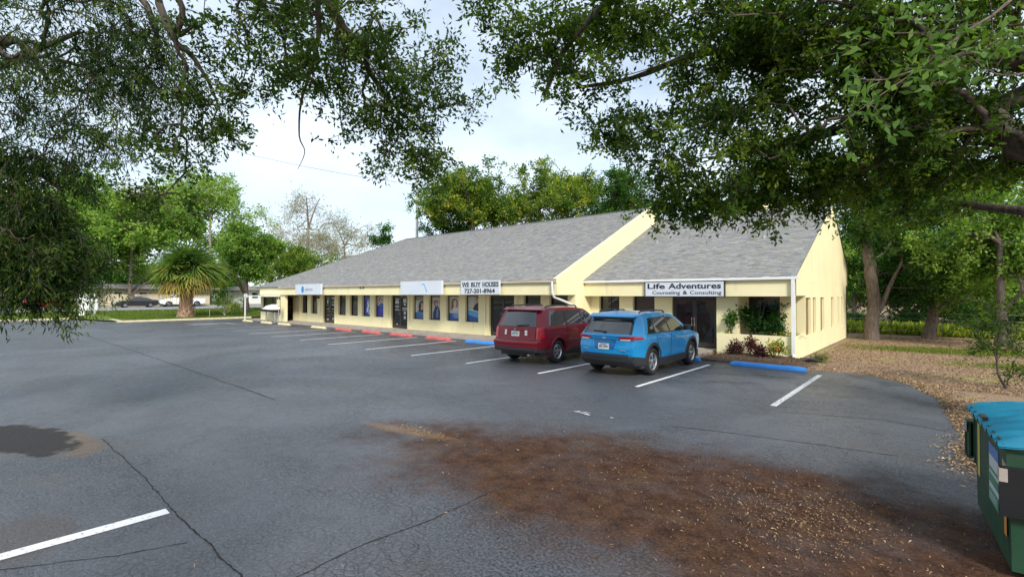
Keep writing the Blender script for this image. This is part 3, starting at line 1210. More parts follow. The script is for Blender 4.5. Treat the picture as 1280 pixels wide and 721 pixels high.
def door(x0, x1, y, z1=2.12, leaves=2, decals=0, side=None, z0=.115):
    """a dark aluminium shop door"""
    mb = MB()
    f = .06
    mb.box(x0, x0 + f, y - .03, y + .06, z0, z1)
    mb.box(x1 - f, x1, y - .03, y + .06, z0, z1)
    mb.box(x0 + f, x1 - f, y - .03, y + .06, z1 - f, z1)
    mb.box(x0 + f, x1 - f, y - .03, y + .06, z0, z0 + .03)
    d = mb.build('door', M['dark_frame'], bld, BORG)
    n = leaves
    w = (x1 - x0 - 2 * f) / n
    for i in range(n):
        a = x0 + f + i * w
        lf = MB()
        for (p, q, r, s) in ((a + .006, a + .07, z0 + .035, z1 - f - .01), (a + w - .07, a + w - .006, z0 + .035, z1 - f - .01), (a + .07, a + w - .07, z0 + .035, z0 + .2), (a + .07, a + w - .07, z1 - f - .1, z1 - f - .01)):
            lf.box(p, q, y - .015, y + .03, r, s)
        lo = lf.build('door_leaf', M['dark_frame'], d, BORG)
        g = MB()
        g.box(a + .07, a + w - .07, y + .004, y + .014, z0 + .2, z1 - f - .1)
        g.build('pane', M['glass'], d, BORG)
    hb = MB()
    hx = x0 + f + w - .05 if n == 2 else x0 + f + w - .1
    for dx in ((-.05, .05) if n == 2 else (0,)):
        hb.tube([(hx + dx, y - .02, .95), (hx + dx, y - .07, .97), (hx + dx, y - .07, 1.25), (hx + dx, y - .02, 1.27)], .012, 6)
    hb.build('handle', M['steel'], d, BORG)
    if decals:
        rr = random.Random(decals)
        s = MB()
        rows = {1: [(0, 1.86, .5, .06), (0, 1.55, .32, .22), (1, 1.86, .7, .10), (1, 1.6, .7, .07), (1, 1.38, .34, .12), (1, 1.1, .7, .06), (0, 1.1, .5, .05), (0, .32, .5, .10), (1, .34, .32, .20)],
                2: [(0, 1.86, .7, .07), (0, 1.62, .62, .2), (0, 1.36, .7, .14), (0, 1.2, .7, .09), (1, 1.68, .55, .24), (1, 1.5, .3, .14), (1, 1.3, .8, .08), (1, 1.2, .8, .05), (1, .98, .36, .17), (1, .7, .34, .18), (0, .34, .3, .05)]}[decals]
        for (i, z, ww, hh) in rows:
            a = x0 + f + i * w + .09
            ww *= (w - .18)
            a += (w - .18 - ww) * .5
            c = .30 + .3 * rr.random()
            nb = max(1, int(ww / .13))
            for q in range(nb):
                s.face([(a + ww * q / nb + .008, y - .004, z), (a + ww * (q + 1) / nb - .008, y - .004, z), (a + ww * (q + 1) / nb - .008, y - .004, z + hh), (a + ww * q / nb + .008, y - .004, z + hh)], 0, (c, c, c * 1.03))
        s.build('window_decals', M['print'], d, BORG, kind='stuff')
    return d


# ---- left block: shop front wall, windows, doors
WIN = [(-37.5, -36.5), (-35.94, -34.89), (-31.87, -30.82), (-30.30, -29.26), (-28.76, -27.80), (-27.27, -26.26), (-23.25, -22.24), (-21.75, -20.76), (-20.24, -19.24), (-18.75, -17.75), (-14.72, -13.70), (-13.2, -12.2)]
DOORS = [(-40.35, -38.95), (-34.04, -32.38), (-25.45, -23.77), (-16.98, -15.31)]
zw0, zw1 = .74, 2.12
holes = [(a, b, zw0, zw1) for a, b in WIN] + [(a, b, .115, 2.121) for a, b in DOORS]
wall('front_wall', 'y', 17.4, .30, -42.0, -11.8, 0, 2.6, holes, 'cream')
post = {2: None, 4: 4, 5: 5, 6: 0, 7: 1, 8: 2, 9: 3}
for i, (a, b) in enumerate(WIN):
    w_ = window(a, b, zw0, zw1, 17.56, post.get(i))
    if i in (1, 2, 3, 10):
        blind(w_, a + .06 + .1 * (i % 2), b - .06, zw0 + .08, zw0 + (.75, .9, .62, 1.0)[i % 4], 17.56, (.10, .085, .075), i)
for i, (a, b) in enumerate(DOORS):
    door(a, b, 17.55, 2.12, 2, {1: 1, 2: 2}.get(i, 0))
# pilaster strips beside the doors
for xx in (-34.35, -25.72, -17.25, -23.55, -15.1, -32.15):
    mb = MB()
    mb.box(xx - .05, xx + .05, 17.34, 17.398, .116, 2.20)
    mb.build('pilaster', M['cream_trim'], bld, BORG)
# left wing, flush with its fascia
wall('wing_wall', 'y', 16.22, .22, -42.3, -37.75, 0, 2.155, [(-41.9, -38.5, .78, 2.0)], 'cream')
wall('end_wall', 'x', -42.3, .25, 16.442, 30.0, 0, 2.6, [], 'cream', back=1)
window(-41.9, -38.5, .78, 2.0, 16.32, None, True)
wall('back_wall', 'y', 33.0, .25, -42.3, -11.8, 0, 2.6, [], 'cream', back=-1)

# ---- fascia beams and soffits
mb = MB()
mb.box(-38.4, -11.8, 16.10, 16.22, SOFF, EAVE - .06)
mb.build('fascia', M['cream'], bld, BORG)
mb = MB()
mb.box(-42.35, -38.402, 16.16, 16.26, SOFF + .01, EAVE - .06)
mb.build('fascia', M['cream'], bld, BORG)
mb = MB()
mb.box(-42.3, -11.803, 16.262, 17.39, SOFF + .06, SOFF + .12)
mb.build('soffit', M['cream_trim'], bld, BORG)
mb = MB()
for (a, b, y0, y1) in ((-42.5, -38.42, 16.04, 16.158), (-38.4, -11.8, 15.98, 16.098)):
    mb.box(a, b, y0, y1, EAVE - .10, EAVE - .004)
mb.build('gutter', M['beige_trim'], bld, BORG)
mb = MB()
mb.tube([(-11.98, 15.98, 2.68), (-11.98, 15.98, 2.22), (-11.98, 16.10, 2.06), (-11.86, 17.0, 1.80), (-11.86, 17.3, 1.70), (-11.86, 17.32, 1.5), (-11.86, 17.32, .2)], .05, 8)
mb.build('downspout', M['white'], bld, BORG, smooth=50)
mb = MB()
mb.tube([(-39.9, 16.6, 2.66), (-39.6, 16.75, 2.25), (-38.1, 17.25, 1.95), (-37.9, 17.33, 1.8), (-37.9, 17.33, .15)], .045, 8)
mb.build('downspout', M['beige_trim'], bld, BORG, smooth=50)
mb = MB()
put_text(mb, '838', -26.86, 16.094, 2.50, .52, .19, .01, .01, 1.15)
mb.build('house_number', M['dark_frame'], bld, BORG)
for zz, xx in ((2.0, -34.62),):
    mb = MB()
    mb.box(xx - .07, xx + .07, 17.26, 17.398, zz - .12, zz + .08)
    mb.build('wall_lamp', M['dark_frame'], bld, BORG)

# ---- right block, set back
RW = 18.6
rholes = [(-11.35, -10.35, .74, 2.12), (-9.72, -8.75, .74, 2.12), (-8.02, -6.30, .115, 2.121)]
wall('front_wall', 'y', RW, .30, -11.8, -5.55, 0, 2.6, rholes, 'cream')
window(-11.35, -10.35, .74, 2.12, RW + .16, None, True)
w_ = window(-9.72, -8.75, .74, 2.12, RW + .16)
blind(w_, -9.62, -8.85, 1.2, 2.02, RW + .16, (.06, .035, .03), 0)
door(-8.02, -6.30, RW + .15, 2.12, 2)
wall('recess_wall', 'x', -5.55, .25, RW + .302, 19.95, 0, 2.6, [], 'cream', back=-1)
wall('recess_wall', 'y', 19.7, .25, -5.548, -3.85, 0, 2.6, [(-5.5, -4.42, .76, 2.12)], 'cream')
window(-5.5, -4.42, .76, 2.12, 19.82)
RX = -3.6
# planter wall under the opening
mb = MB()
mb.box(-6.12, RX, 18.10, 18.25, 0, .76)
mb.box(RX - .15, RX - .002, 18.252, 19.69, 0, .76)
mb.box(-6.12, -5.97, 18.252, 18.598, 0, .76)
mb.build('planter_wall', M['cream'], bld, BORG)
mb = MB()
mb.box(-5.96, RX - .152, 18.252, 18.597, .1, .68)
mb.box(-5.548, RX - .152, 18.60, 19.69, .1, .68)
mb.build('planter_soil', M['soil'], bld, BORG)
# end wall with tall slots
slots = [(19.72, 20.62), (20.98, 21.60), (22.50, 23.32), (24.95, 25.65), (26.72, 27.25), (27.75, 28.25)]
wall('end_wall', 'x', RX, .28, 19.69, 29.6, 0, 2.6, [(a, b, .70, 2.05) for a, b in slots], 'cream_siding', back=-1)
for a, b in slots:
    mb = MB()
    mb.box(RX - .12, RX - .09, a - .01, b + .01, .69, 2.06)
    w = mb.build('window', M['slot'], bld, BORG)
    g = MB()
    g.box(RX - .088, RX - .08, a + .04, b - .04, .74, 2.0)
    g.build('pane', M['slot'], w, BORG)
wall('back_wall', 'y', 29.6, .25, -11.8, RX, 0, 2.6, [], 'cream', back=-1)
mb = MB()
mb.box(-11.796, RX, 18.10, 18.22, 2.10, EAVE - .06)
mb.build('fascia', M['cream'], bld, BORG)
mb = MB()
mb.box(-11.796, RX - .285, 18.222, 19.68, 2.16, 2.22)
mb.build('soffit', M['cream_trim'], bld, BORG)
mb = MB()
mb.box(-11.79, RX + .12, 17.98, 18.098, EAVE - .10, EAVE - .004)
mb.build('gutter', M['white'], bld, BORG)
mb = MB()
mb.box(RX - .10, RX + .005, 17.985, 18.085, .18, EAVE - .102)
mb.tube([(RX - .05, 18.03, .2), (RX - .03, 17.99, .1), (RX + .10, 17.86, .04)], .055, 8)
mb.build('downspout', M['white'], bld, BORG)
# gable triangles: right end of the right block, step between the blocks
RIDGE_R = (25.4, EAVE + SLOPE * (25.4 - 18.1))
RIDGE_L = (24.9, EAVE + SLOPE * (24.9 - 16.1))


def prism_x(pts, x0, x1, name, mat):
    mb = MB()
    mb.face([(x1, y, z) for y, z in pts])
    mb.face([(x0, y, z) for y, z in pts][::-1])
    n = len(pts)
    for i in range(n):
        (y0, z0), (y1, z1) = pts[i], pts[(i + 1) % n]
        mb.face([(x0, y0, z0), (x0, y1, z1), (x1, y1, z1), (x1, y0, z0)])
    return mb.build(name, M[mat], bld, BORG, fix=True)


BACK_R, BACK_L = 29.85, 33.2
zb = 3.55
prism_x([(18.105, 2.12), (19.688, 2.12), (19.688, 2.602), (29.6, 2.602), (BACK_R, 2.62), (BACK_R, zb), (RIDGE_R[0], RIDGE_R[1] - .02), (18.10, EAVE - .01)], RX - .28, RX, 'gable', 'cream_siding')
prism_x([(16.105, SOFF), (17.41, SOFF), (17.41, 2.605), (33.0, 2.605), (33.2, 2.9), (RIDGE_L[0], RIDGE_L[1] + .05), (16.02, EAVE + .02)], -11.95, -11.79, 'gable', 'cream')
wall('gable_foot', 'x', -11.79, .2, 17.398, RW, 0, 2.6, [], 'cream', back=-1)
# small chimney-like parapet behind the right ridge
prism_x([(27.2, 4.6), (28.6, 4.6), (28.6, 5.9), (27.9, 6.95), (27.2, 6.2)], -7.0, -6.4, 'rear_parapet', 'cream')

# ---- roofs: felt deck plus every shingle course as geometry
def roof_deck(name, polys):
    mb = MB()
    for p in polys:
        mb.face(p)
        mb.face([(x, y, z - .06) for x, y, z in p][::-1])
    return mb.build(name, M['roof_deck'], bld, BORG)


def shingles(parent, P0, U, V, width, height, x_of, seed, row=.135, tab=.24):
    """tabs laid in courses up the slope: P0 lower corner, U along the eave, V up the slope (unit); x_of(v) gives the span of a course"""
    rng = np.random.default_rng(seed)
    N = np.cross(U, V)
    quads, cols = [], []
    nr = int(height / row) + 1
    for r in range(nr):
        v0, v1 = r * row - .02, min((r + 1) * row + .03, height + .01)
        a, b = x_of(min(v0 + row * .5, height))
        u = a - (tab * .5 if r % 2 else 0) - rng.uniform(0, .1)
        ph = rng.normal(0, .05)
        while u < b:
            w = tab * rng.uniform(.75, 1.3)
            c0, c1 = max(u, a), min(u + w - .006, b)
            u += w
            if c1 - c0 < .02:
                continue
            lift = .013 + rng.uniform(0, .011)
            vb = v0 + rng.uniform(-.008, .008)
            p = [P0 + U * c0 + V * vb + N * lift, P0 + U * c1 + V * vb + N * lift, P0 + U * c1 + V * v1 + N * .004, P0 + U * c0 + V * v1 + N * .004]
            quads += p
            q = [P0 + U * c0 + V * vb + N * -.004, P0 + U * c1 + V * vb + N * -.004, p[1], p[0]]
            quads += q
            t = float(np.clip(rng.normal(.0, .22) + ph * .25, -.6, .7))
            c = np.array([.255, .252, .242]) * (1 + .42 * t) + np.array([.012, .006, -.004]) * rng.normal()
            cols += [c, c * .9]
    Vv = np.array(quads, np.float32)
    o = np_mesh('shingle_courses', Vv, np.arange(len(Vv)).reshape(-1, 4), M['shingle'], parent, BORG, kind='stuff')
    at_ = o.data.attributes.new('col', 'FLOAT_COLOR', 'FACE')
    at_.data.foreach_set('color', np.concatenate([np.clip(np.array(cols), .02, 1), np.ones((len(cols), 1))], 1).astype(np.float32).ravel())
    return o


XL = -42.7
HX = -34.3
ly0, lz0 = 16.0, EAVE
rl = RIDGE_L
run = rl[0] - ly0
ks = math.hypot(1, SLOPE)
rd = roof_deck('roof', [[(XL, ly0, lz0), (-11.80, ly0, lz0), (-11.80, rl[0], rl[1]), (HX, rl[0], rl[1])],
                        [(XL, 33.4, lz0), (XL, ly0, lz0), (HX, rl[0], rl[1])],
                        [(-11.80, 33.4, lz0), (XL, 33.4, lz0), (HX, rl[0], rl[1]), (-11.80, rl[0], rl[1])]])
hL = run * math.hypot(1, (rl[1] - lz0) / run)
Vl = unit(np.array([0, run, rl[1] - lz0]))
shingles(rd, np.array([0, ly0, lz0 + .004]), np.array([1., 0, 0]), Vl, 32, hL, lambda v: (XL + (HX - XL) * v / hL, -11.81), 11)
# hip slope, seen edge-on past the end
Ve = np.array([HX - XL, 0, rl[1] - lz0])
hE = np.linalg.norm(Ve)
Ve = Ve / hE
shingles(rd, np.array([XL, rl[0], lz0 + .004]), np.array([0, -1., 0]), Ve, 17, hE, lambda v: (-(33.4 - rl[0]) * (1 - v / hE), (rl[0] - ly0) * (1 - v / hE)), 12)
mb = MB()
for i in range(int((-11.8 - HX) / .3)):
    x0 = HX + i * .3
    mb.face([(x0, rl[0] - .16, rl[1] - .05), (x0 + .31, rl[0] - .16, rl[1] - .045), (x0 + .31, rl[0], rl[1] + .045), (x0, rl[0], rl[1] + .04)])
    mb.face([(x0, rl[0], rl[1] + .04), (x0 + .31, rl[0], rl[1] + .045), (x0 + .31, rl[0] + .16, rl[1] - .045), (x0, rl[0] + .16, rl[1] - .05)])
mb.build('ridge_cap', M['roof_deck'], rd, BORG)
rr_ = RIDGE_R
ry0 = 18.0
rrun = rr_[0] - ry0
rd2 = roof_deck('roof', [[(-11.786, ry0, lz0), (RX + .03, ry0, lz0), (RX + .03, rr_[0], rr_[1]), (-11.786, rr_[0], rr_[1])],
                         [(-11.786, BACK_R, zb), (-11.786, rr_[0], rr_[1]), (RX + .03, rr_[0], rr_[1]), (RX + .03, BACK_R, zb)]])
hR = rrun * math.hypot(1, (rr_[1] - lz0) / rrun)
shingles(rd2, np.array([0, ry0, lz0 + .004]), np.array([1., 0, 0]), unit(np.array([0, rrun, rr_[1] - lz0])), 8, hR, lambda v: (-11.78, RX + .05), 13)
for (yy, zz, xx) in ((21.6, 0, -5.4), (22.0, 0, -10.2)):
    mb = MB()
    zz = lz0 + (rr_[1] - lz0) / rrun * (yy - ry0)
    mb.tube([(xx, yy, zz - .05), (xx, yy, zz + .14)], .05, 8)
    mb.build('roof_vent', M['steel'], bld, BORG)
# rake boards along the two gables
mb = MB()
mb.face([(-11.785, 16.0, EAVE - .12), (-11.785, 16.0, EAVE + .04), (-11.785, rl[0], rl[1] + .075), (-11.785, rl[0], rl[1] - .10)])
mb.face([(-11.96, 16.0, EAVE + .04), (-11.785, 16.0, EAVE + .04), (-11.785, rl[0], rl[1] + .075), (-11.96, rl[0], rl[1] + .075)])
mb.build('rake_board', M['cream_trim'], bld, BORG)


# ---- signs on the fascias
def sign_board(label, x0, x1, z0, z1, y, frame=None, depth=.09):
    root = thing('sign', label, 'sign', ((x0 + x1) / 2, y, z0))
    org = ((x0 + x1) / 2, y, z0)
    mb = MB()
    mb.bevel_box(x0, x1, y - depth, y - .002, z0, z1, .006)
    mb.build('board', M['sign_white'], root, org)
    if frame:
        f = frame
        mb = MB()
        for (a, b, c, d) in ((x0 - f, x1 + f, z1 + .001, z1 + f), (x0 - f, x1 + f, z0 - f, z0 - .001), (x0 - f, x0 - .001, z0, z1), (x1 + .001, x1 + f, z0, z1)):
            mb.box(a, b, y - depth - .012, y - .003, c, d)
        mb.build('frame', M['black'], root, org)
    return root, org, y - depth - .001


r, o_, yy = sign_board('white framed sign reading Life Adventures Counseling and Consulting above the right hand door', -8.86, -5.83, 2.10, 2.645, 18.098, .028)
mb = MB()
put_text(mb, 'Life', -8.76, yy, 2.385, .72, .21, .022)
put_text(mb, 'Adventures', -7.90, yy, 2.38, 1.97, .215, .022)
put_text(mb, 'Counseling', -8.56, yy, 2.13, 1.12, .175, .004)
put_text(mb, '&', -7.33, yy, 2.17, .17, .14, .022)
put_text(mb, 'Consulting', -7.06, yy, 2.13, 1.14, .175, .004)
mb.build('lettering', M['black'], r, o_)
r, o_, yy = sign_board('white sign reading WE BUY HOUSES with a black telephone number, on the long fascia', -17.42, -14.86, 2.17, 2.82, 15.976)
mb = MB()
for (s, x, z, w, h) in (('WE', -17.33, 2.52, .50, .22), ('BUY', -16.70, 2.52, .66, .22), ('HOUSES', -15.93, 2.52, 1.02, .22), ('727-201-8964', -17.16, 2.225, 2.02, .22)):
    put_text(mb, s, x, yy, z, w, h, .030)
# slab serifs
for (x0, x1, n, z) in ((-17.35, -16.82, 5, 2.52), (-16.70, -16.04, 6, 2.52), (-15.94, -14.92, 12, 2.52)):
    for q in range(n):
        a = x0 + (x1 - x0) * (q + .2) / n
        for zz in (z, z + .20):
            mb.box(a - .028, a + .028, yy - .0045, yy, zz, zz + .022)
mb.build('lettering', M['black'], r, o_)
r, o_, yy = sign_board('plain white sign with pale blue peninsula logo beside faint lettering', -22.24, -18.8, 2.16, 2.87, 15.976, depth=.16)
M['pale_blue'] = paint('pale_blue_ink', (.12, .42, .62), .4, .05, 3)
M['faint_ink'] = paint('faint_blue_ink', (.60, .66, .76), .4, .05, 3)
mb = MB()
pen = [(0, 1), (.45, 1.03), (.62, .95), (.70, .7), (.92, .35), (1., .1), (.92, -.02), (.80, .08), (.74, .35), (.60, .55), (.56, .75), (.40, .88), (.15, .90)]
mb.face([(-20.42 + .50 * u, yy, 2.28 + .44 * v) for u, v in pen])
mb.build('logo', M['pale_blue'], r, o_)
mb = MB()
for (x0, x1, z) in ((-21.5, -20.35, 2.60), (-21.35, -20.2, 2.47), (-21.2, -20.4, 2.36)):
    n = 9
    for q in range(n):
        a = x0 + (x1 - x0) * q / n
        mb.box(a, a + (x1 - x0) / n * .7, yy - .002, yy, z, z + .07)
mb.build('lettering', M['faint_ink'], r, o_)
r, o_, yy = sign_board('white sign with bright blue oval mark before grey lettering', -35.1, -31.3, 2.17, 2.90, 15.976, depth=.14)
M['logo_blue'] = paint('blue_logo_ink', (.012, .22, .55), .4, .05, 3)
M['grey_ink'] = paint('grey_ink', (.22, .27, .30), .4, .05, 3)
mb = MB()
mb.face([(-33.95 + .20 * math.cos(t), yy, 2.53 + .25 * math.sin(t)) for t in [i * 2 * math.pi / 20 for i in range(20)]])
mb.build('logo', M['logo_blue'], r, o_)
mb = MB()
put_text(mb, 'ideons', -33.58, yy, 2.43, 1.12, .24, .01)
mb.build('lettering', M['grey_ink'], r, o_)


# ================================================================== WHEEL STOPS
def wheel_stop(x, y, mat, label, L=1.85, rot=0., k=0):
    rng = np.random.default_rng(900 + k)
    root = thing('wheel_stop', label, 'wheel stop', (x, y, 0), rot, 'wheel stops along the front of the building')
    mb = MB()
    rings = []
    n = 14
    for i in range(n + 1):
        u = -L / 2 + L * i / n
        e = 0 if 0 < i < n else .03
        j = rng.uniform(-.006, .006, 8)
        rings.append([(u, -.085 + j[0], .002), (u, -.085 + j[0], .05), (u, -.055 + e * .3 + j[1], .105 - e + j[2]), (u, -.02, .125 - e + j[3]), (u, .04, .125 - e + j[4]), (u, .07 - e * .3, .10 - e + j[5]), (u, .085 + j[6], .05), (u, .085 + j[6], .002)])
    mb.loft(rings, True)
    mb.face(rings[0][::-1])
    mb.face(rings[-1])
    mb.build('block', M[mat], root, smooth=40)
    pb = MB()
    for u in (-L * .36, L * .36):
        pb.lathe([(.10, .0), (.10, .016), (.130, .016), (.132, .0)], 8, 'z', (u, .01, 0))
    pb.build('anchor_pin', M['steel'], root)
    return root


stops = [(-42.0, 15.1, 'yellow_stop', 'faded yellow wheel stop at the far end, beyond the sign post'),
         (-38.3, 15.1, 'yellow_stop', 'faded yellow wheel stop just past the reserved parking sign post'),
         (-35.2, 15.1, 'yellow_stop', 'faded yellow wheel stop before the brown downspout'),
         (-30.1, 15.1, 'yellow_stop', 'yellow wheel stop before the blue oval sign, next to a red one'),
         (-27.0, 15.1, 'red_stop', 'red wheel stop next to the yellow ones, under the house number'),
         (-24.0, 15.1, 'red_stop', 'middle red wheel stop of the four, before the royal blue posters'),
         (-21.15, 15.1, 'red_stop', 'red wheel stop before the black door full of white decals'),
         (-18.15, 15.1, 'red_stop', 'red wheel stop next to the blue one, before the posters of people'),
         (-15.3, 15.1, 'blue_stop', 'blue wheel stop beside the maroon car, before the black shop door')]
for i, (x, y, mt, lb) in enumerate(stops):
    wheel_stop(x, y, mt, lb, 1.8, random.uniform(-.02, .02), i)
wheel_stop(-9.8, 15.55, 'blue_stop', 'blue wheel stop hidden before the nose of the maroon car', 1.8, 0, 20)
wheel_stop(-6.75, 15.75, 'blue_stop', 'blue wheel stop under the nose of the blue car', 1.8, 0, 21)
wheel_stop(-3.86, 15.62, 'blue_stop', 'long blue wheel stop before the mulch bed and planter', 2.02, -.02, 22)


# ================================================================== VEHICLES
class Car:
    """side silhouette, plan taper and tumblehome give one skin; panels and windows are laid on that skin. Rear at y=0, nose at y=L"""

    def __init__(s, L, W, top, rear, front, hwz, belt, wheels, R, rocker=.30, arch=.06, bulge=.07, rt=(.55, .10), ft=(1.0, .16)):
        s.L, s.W, s.top, s.rear, s.front, s.hwz, s.belt = L, W, top, rear, front, hwz, belt
        s.wheels, s.R, s.rocker, s.arch, s.bulge, s.rt, s.ft = wheels, R, rocker, arch, bulge, rt, ft

    def zt(s, y):
        return float(np.interp(y, [p[0] for p in s.top], [p[1] for p in s.top]))

    def yr(s, z):
        return float(np.interp(z, [p[0] for p in s.rear], [p[1] for p in s.rear]))

    def yf(s, z):
        return float(np.interp(z, [p[0] for p in s.front], [p[1] for p in s.front]))

    def hw(s, y, z):
        w = float(np.interp(z, [p[0] for p in s.hwz], [p[1] for p in s.hwz])) * s.W / 2
        if y < s.rt[0]:
            w *= 1 - s.rt[1] * (1 - y / s.rt[0]) ** 2.2
        if y > s.L - s.ft[0]:
            w *= 1 - s.ft[1] * ((y - s.L + s.ft[0]) / s.ft[0]) ** 2.2
        return w

    def Y(s, y, z):
        q = y
        if y < .9:
            q += s.yr(z) * (1 - y / .9)
        if y > s.L - .8:
            q -= s.yf(z) * (1 - (s.L - y) / .8)
        return q

    def zb(s, y):
        z = s.rocker + (.06 if (y < .25 or y > s.L - .25) else 0)
        for w in s.wheels:
            r = s.R + s.arch
            if abs(y - w) < r:
                z = max(z, s.R + math.sqrt(r * r - (y - w) ** 2) * 1.0)
        return z

    def body(s, parent, mat, split=None, name='body'):
        ys = set(np.linspace(0, s.L, 56).tolist())
        for w in s.wheels:
            r = s.R + s.arch
            for t in np.linspace(0, math.pi, 15):
                ys.add(w + r * math.cos(t) * .9999)
        ys |= {p[0] for p in s.top}
        ys = sorted(y for y in ys if 0 <= y <= s.L)
        mb = MB()
        nt = 16
        for sg in (-1, 1):
            P = []
            for y in ys:
                a, b = s.zb(y), s.zt(y) - .045
                row = []
                for i in range(nt + 1):
                    z = a + (b - a) * i / nt
                    row.append((sg * s.hw(y, z), s.Y(y, z), z))
                P.append(row)
            mb.grid(P if sg > 0 else [r[::-1] for r in P])
        P = []
        for y in ys:
            b = s.zt(y) - .045
            w = s.hw(y, b)
            P.append([(w * u, s.Y(y, b), b + .045 * (1 - abs(u) ** 2.6)) for u in (-1, -.97, -.9, -.78, -.5, -.2, .2, .5, .78, .9, .97, 1)])
        mb.grid([r[::-1] for r in P])
        for end in (0, 1):
            y = 0 if end == 0 else s.L
            a, b = s.zb(y), s.zt(y) - .045
            P = []
            for i in range(nt + 1):
                z = a + (b - a) * i / nt
                w = s.hw(y, z)
                sgn = 1 if end else -1
                P.append([(w * u, s.Y(y, z) + sgn * s.bulge * (1 - u * u), z) for u in np.linspace(-1, 1, 13)])
            b2 = s.zt(y) - .045
            w = s.hw(y, b2)
            sgn = 1 if end else -1
            P.append([(w * u, s.Y(y, b2) + sgn * s.bulge * .4 * (1 - u * u), b2 + .045 * (1 - abs(u) ** 2.6)) for u in np.linspace(-1, 1, 13)])
            mb.grid(P)
        o = mb.build(name, mat, parent, smooth=32, fix=True)
        ub = MB()
        ub.box(-s.W * .46, s.W * .46, .35, s.L - .35, .22, s.rocker + .12)
        for w in s.wheels:
            ub.box(-s.W * .44, s.W * .44, w - s.R - .02, w + s.R + .02, s.rocker + .12, s.R * 2 + .10)
        ub.box(-.05, .05, .3, s.L - .5, .18, .24)
        ub.build('underbody', M['trim_black'], parent)
        return o

    def side(s, mb, quad, sg=1, off=.006, nu=8, nv=4, mi=0):
        """quad: four (y,z) corners, bottom rear, bottom front, top front, top rear, laid on the flank"""
        (a, b, c, d) = quad
        P, Q = [], []
        for j in range(nv + 1):
            v = j / nv
            row = []
            for i in range(nu + 1):
                u = i / nu
                y = (a[0] * (1 - u) + b[0] * u) * (1 - v) + (d[0] * (1 - u) + c[0] * u) * v
                z = (a[1] * (1 - u) + b[1] * u) * (1 - v) + (d[1] * (1 - u) + c[1] * u) * v
                row.append((y, z))
            P.append(row)
        pt = lambda y, z, o: (sg * (s.hw(y, z) + o), s.Y(y, z), z)
        G = [[pt(y, z, off) for y, z in r] for r in P]
        if sg < 0:
            G = [r[::-1] for r in G]
        mb.grid(G, mi)
        ring = [P[0][i] for i in range(nu + 1)] + [P[j][nu] for j in range(1, nv + 1)] + [P[nv][i] for i in range(nu - 1, -1, -1)] + [P[j][0] for j in range(nv - 1, 0, -1)]
        mb.loft([[pt(y, z, off) for y, z in ring], [pt(y, z, -.012) for y, z in ring]], True, mi)

    def tail(s, mb, quad, off=.006, nu=10, nv=4, mi=0, end=0):
        """quad: four (u,z) corners on the rear (or front) face, u in -1..1"""
        (a, b, c, d) = quad
        y0 = 0 if end == 0 else s.L
        sgn = 1 if end else -1

        def pt(u, z, o):
            w = s.hw(y0, z)
            return (w * u, s.Y(y0, z) + sgn * (s.bulge * (1 - u * u) + o), z)
        P = []
        for j in range(nv + 1):
            v = j / nv
            P.append([((a[0] * (1 - i / nu) + b[0] * i / nu) * (1 - v) + (d[0] * (1 - i / nu) + c[0] * i / nu) * v,
                       (a[1] * (1 - i / nu) + b[1] * i / nu) * (1 - v) + (d[1] * (1 - i / nu) + c[1] * i / nu) * v) for i in range(nu + 1)])
        mb.grid([[pt(u, z, off) for u, z in r] for r in P], mi)
        ring = [P[0][i] for i in range(nu + 1)] + [P[j][nu] for j in range(1, nv + 1)] + [P[nv][i] for i in range(nu - 1, -1, -1)] + [P[j][0] for j in range(nv - 1, 0, -1)]
        mb.loft([[pt(u, z, off) for u, z in ring], [pt(u, z, -.012) for u, z in ring]], True, mi)

    def roof(s, mb, y0, y1, w0, w1, off=.006, n=8, mi=0):
        """a patch on the upper skin between stations y0 and y1, w: share of the half width"""
        P = []
        for i in range(n + 1):
            t = i / n
            y = y0 + (y1 - y0) * t
            b = s.zt(y) - .045
            w = s.hw(y, b)
            ww = w0 + (w1 - w0) * t
            P.append([(w * u * ww, s.Y(y, b), b + .045 * (1 - abs(u * ww) ** 2.6) + off) for u in np.linspace(1, -1, 11)])
        mb.grid(P, mi)

    def archring(s, mb, w, sg, width=.06, off=.012, low=None):
        r0 = s.R + s.arch - .004
        a0 = math.asin(min(1, max(-1, ((low or s.rocker) - s.R) / r0)))
        P = []
        for k in range(19):
            t = a0 + (math.pi - 2 * a0) * k / 18
            row = []
            for rr, of in ((r0 - .01, -.05), (r0, off), (r0 + width, off), (r0 + width + .012, -.005)):
                y, z = w + rr * math.cos(t), s.R + rr * math.sin(t)
                row.append((sg * (s.hw(y, z) + of), s.Y(y, z), z))
            P.append(row)
        mb.grid(P if sg < 0 else [r[::-1] for r in P])


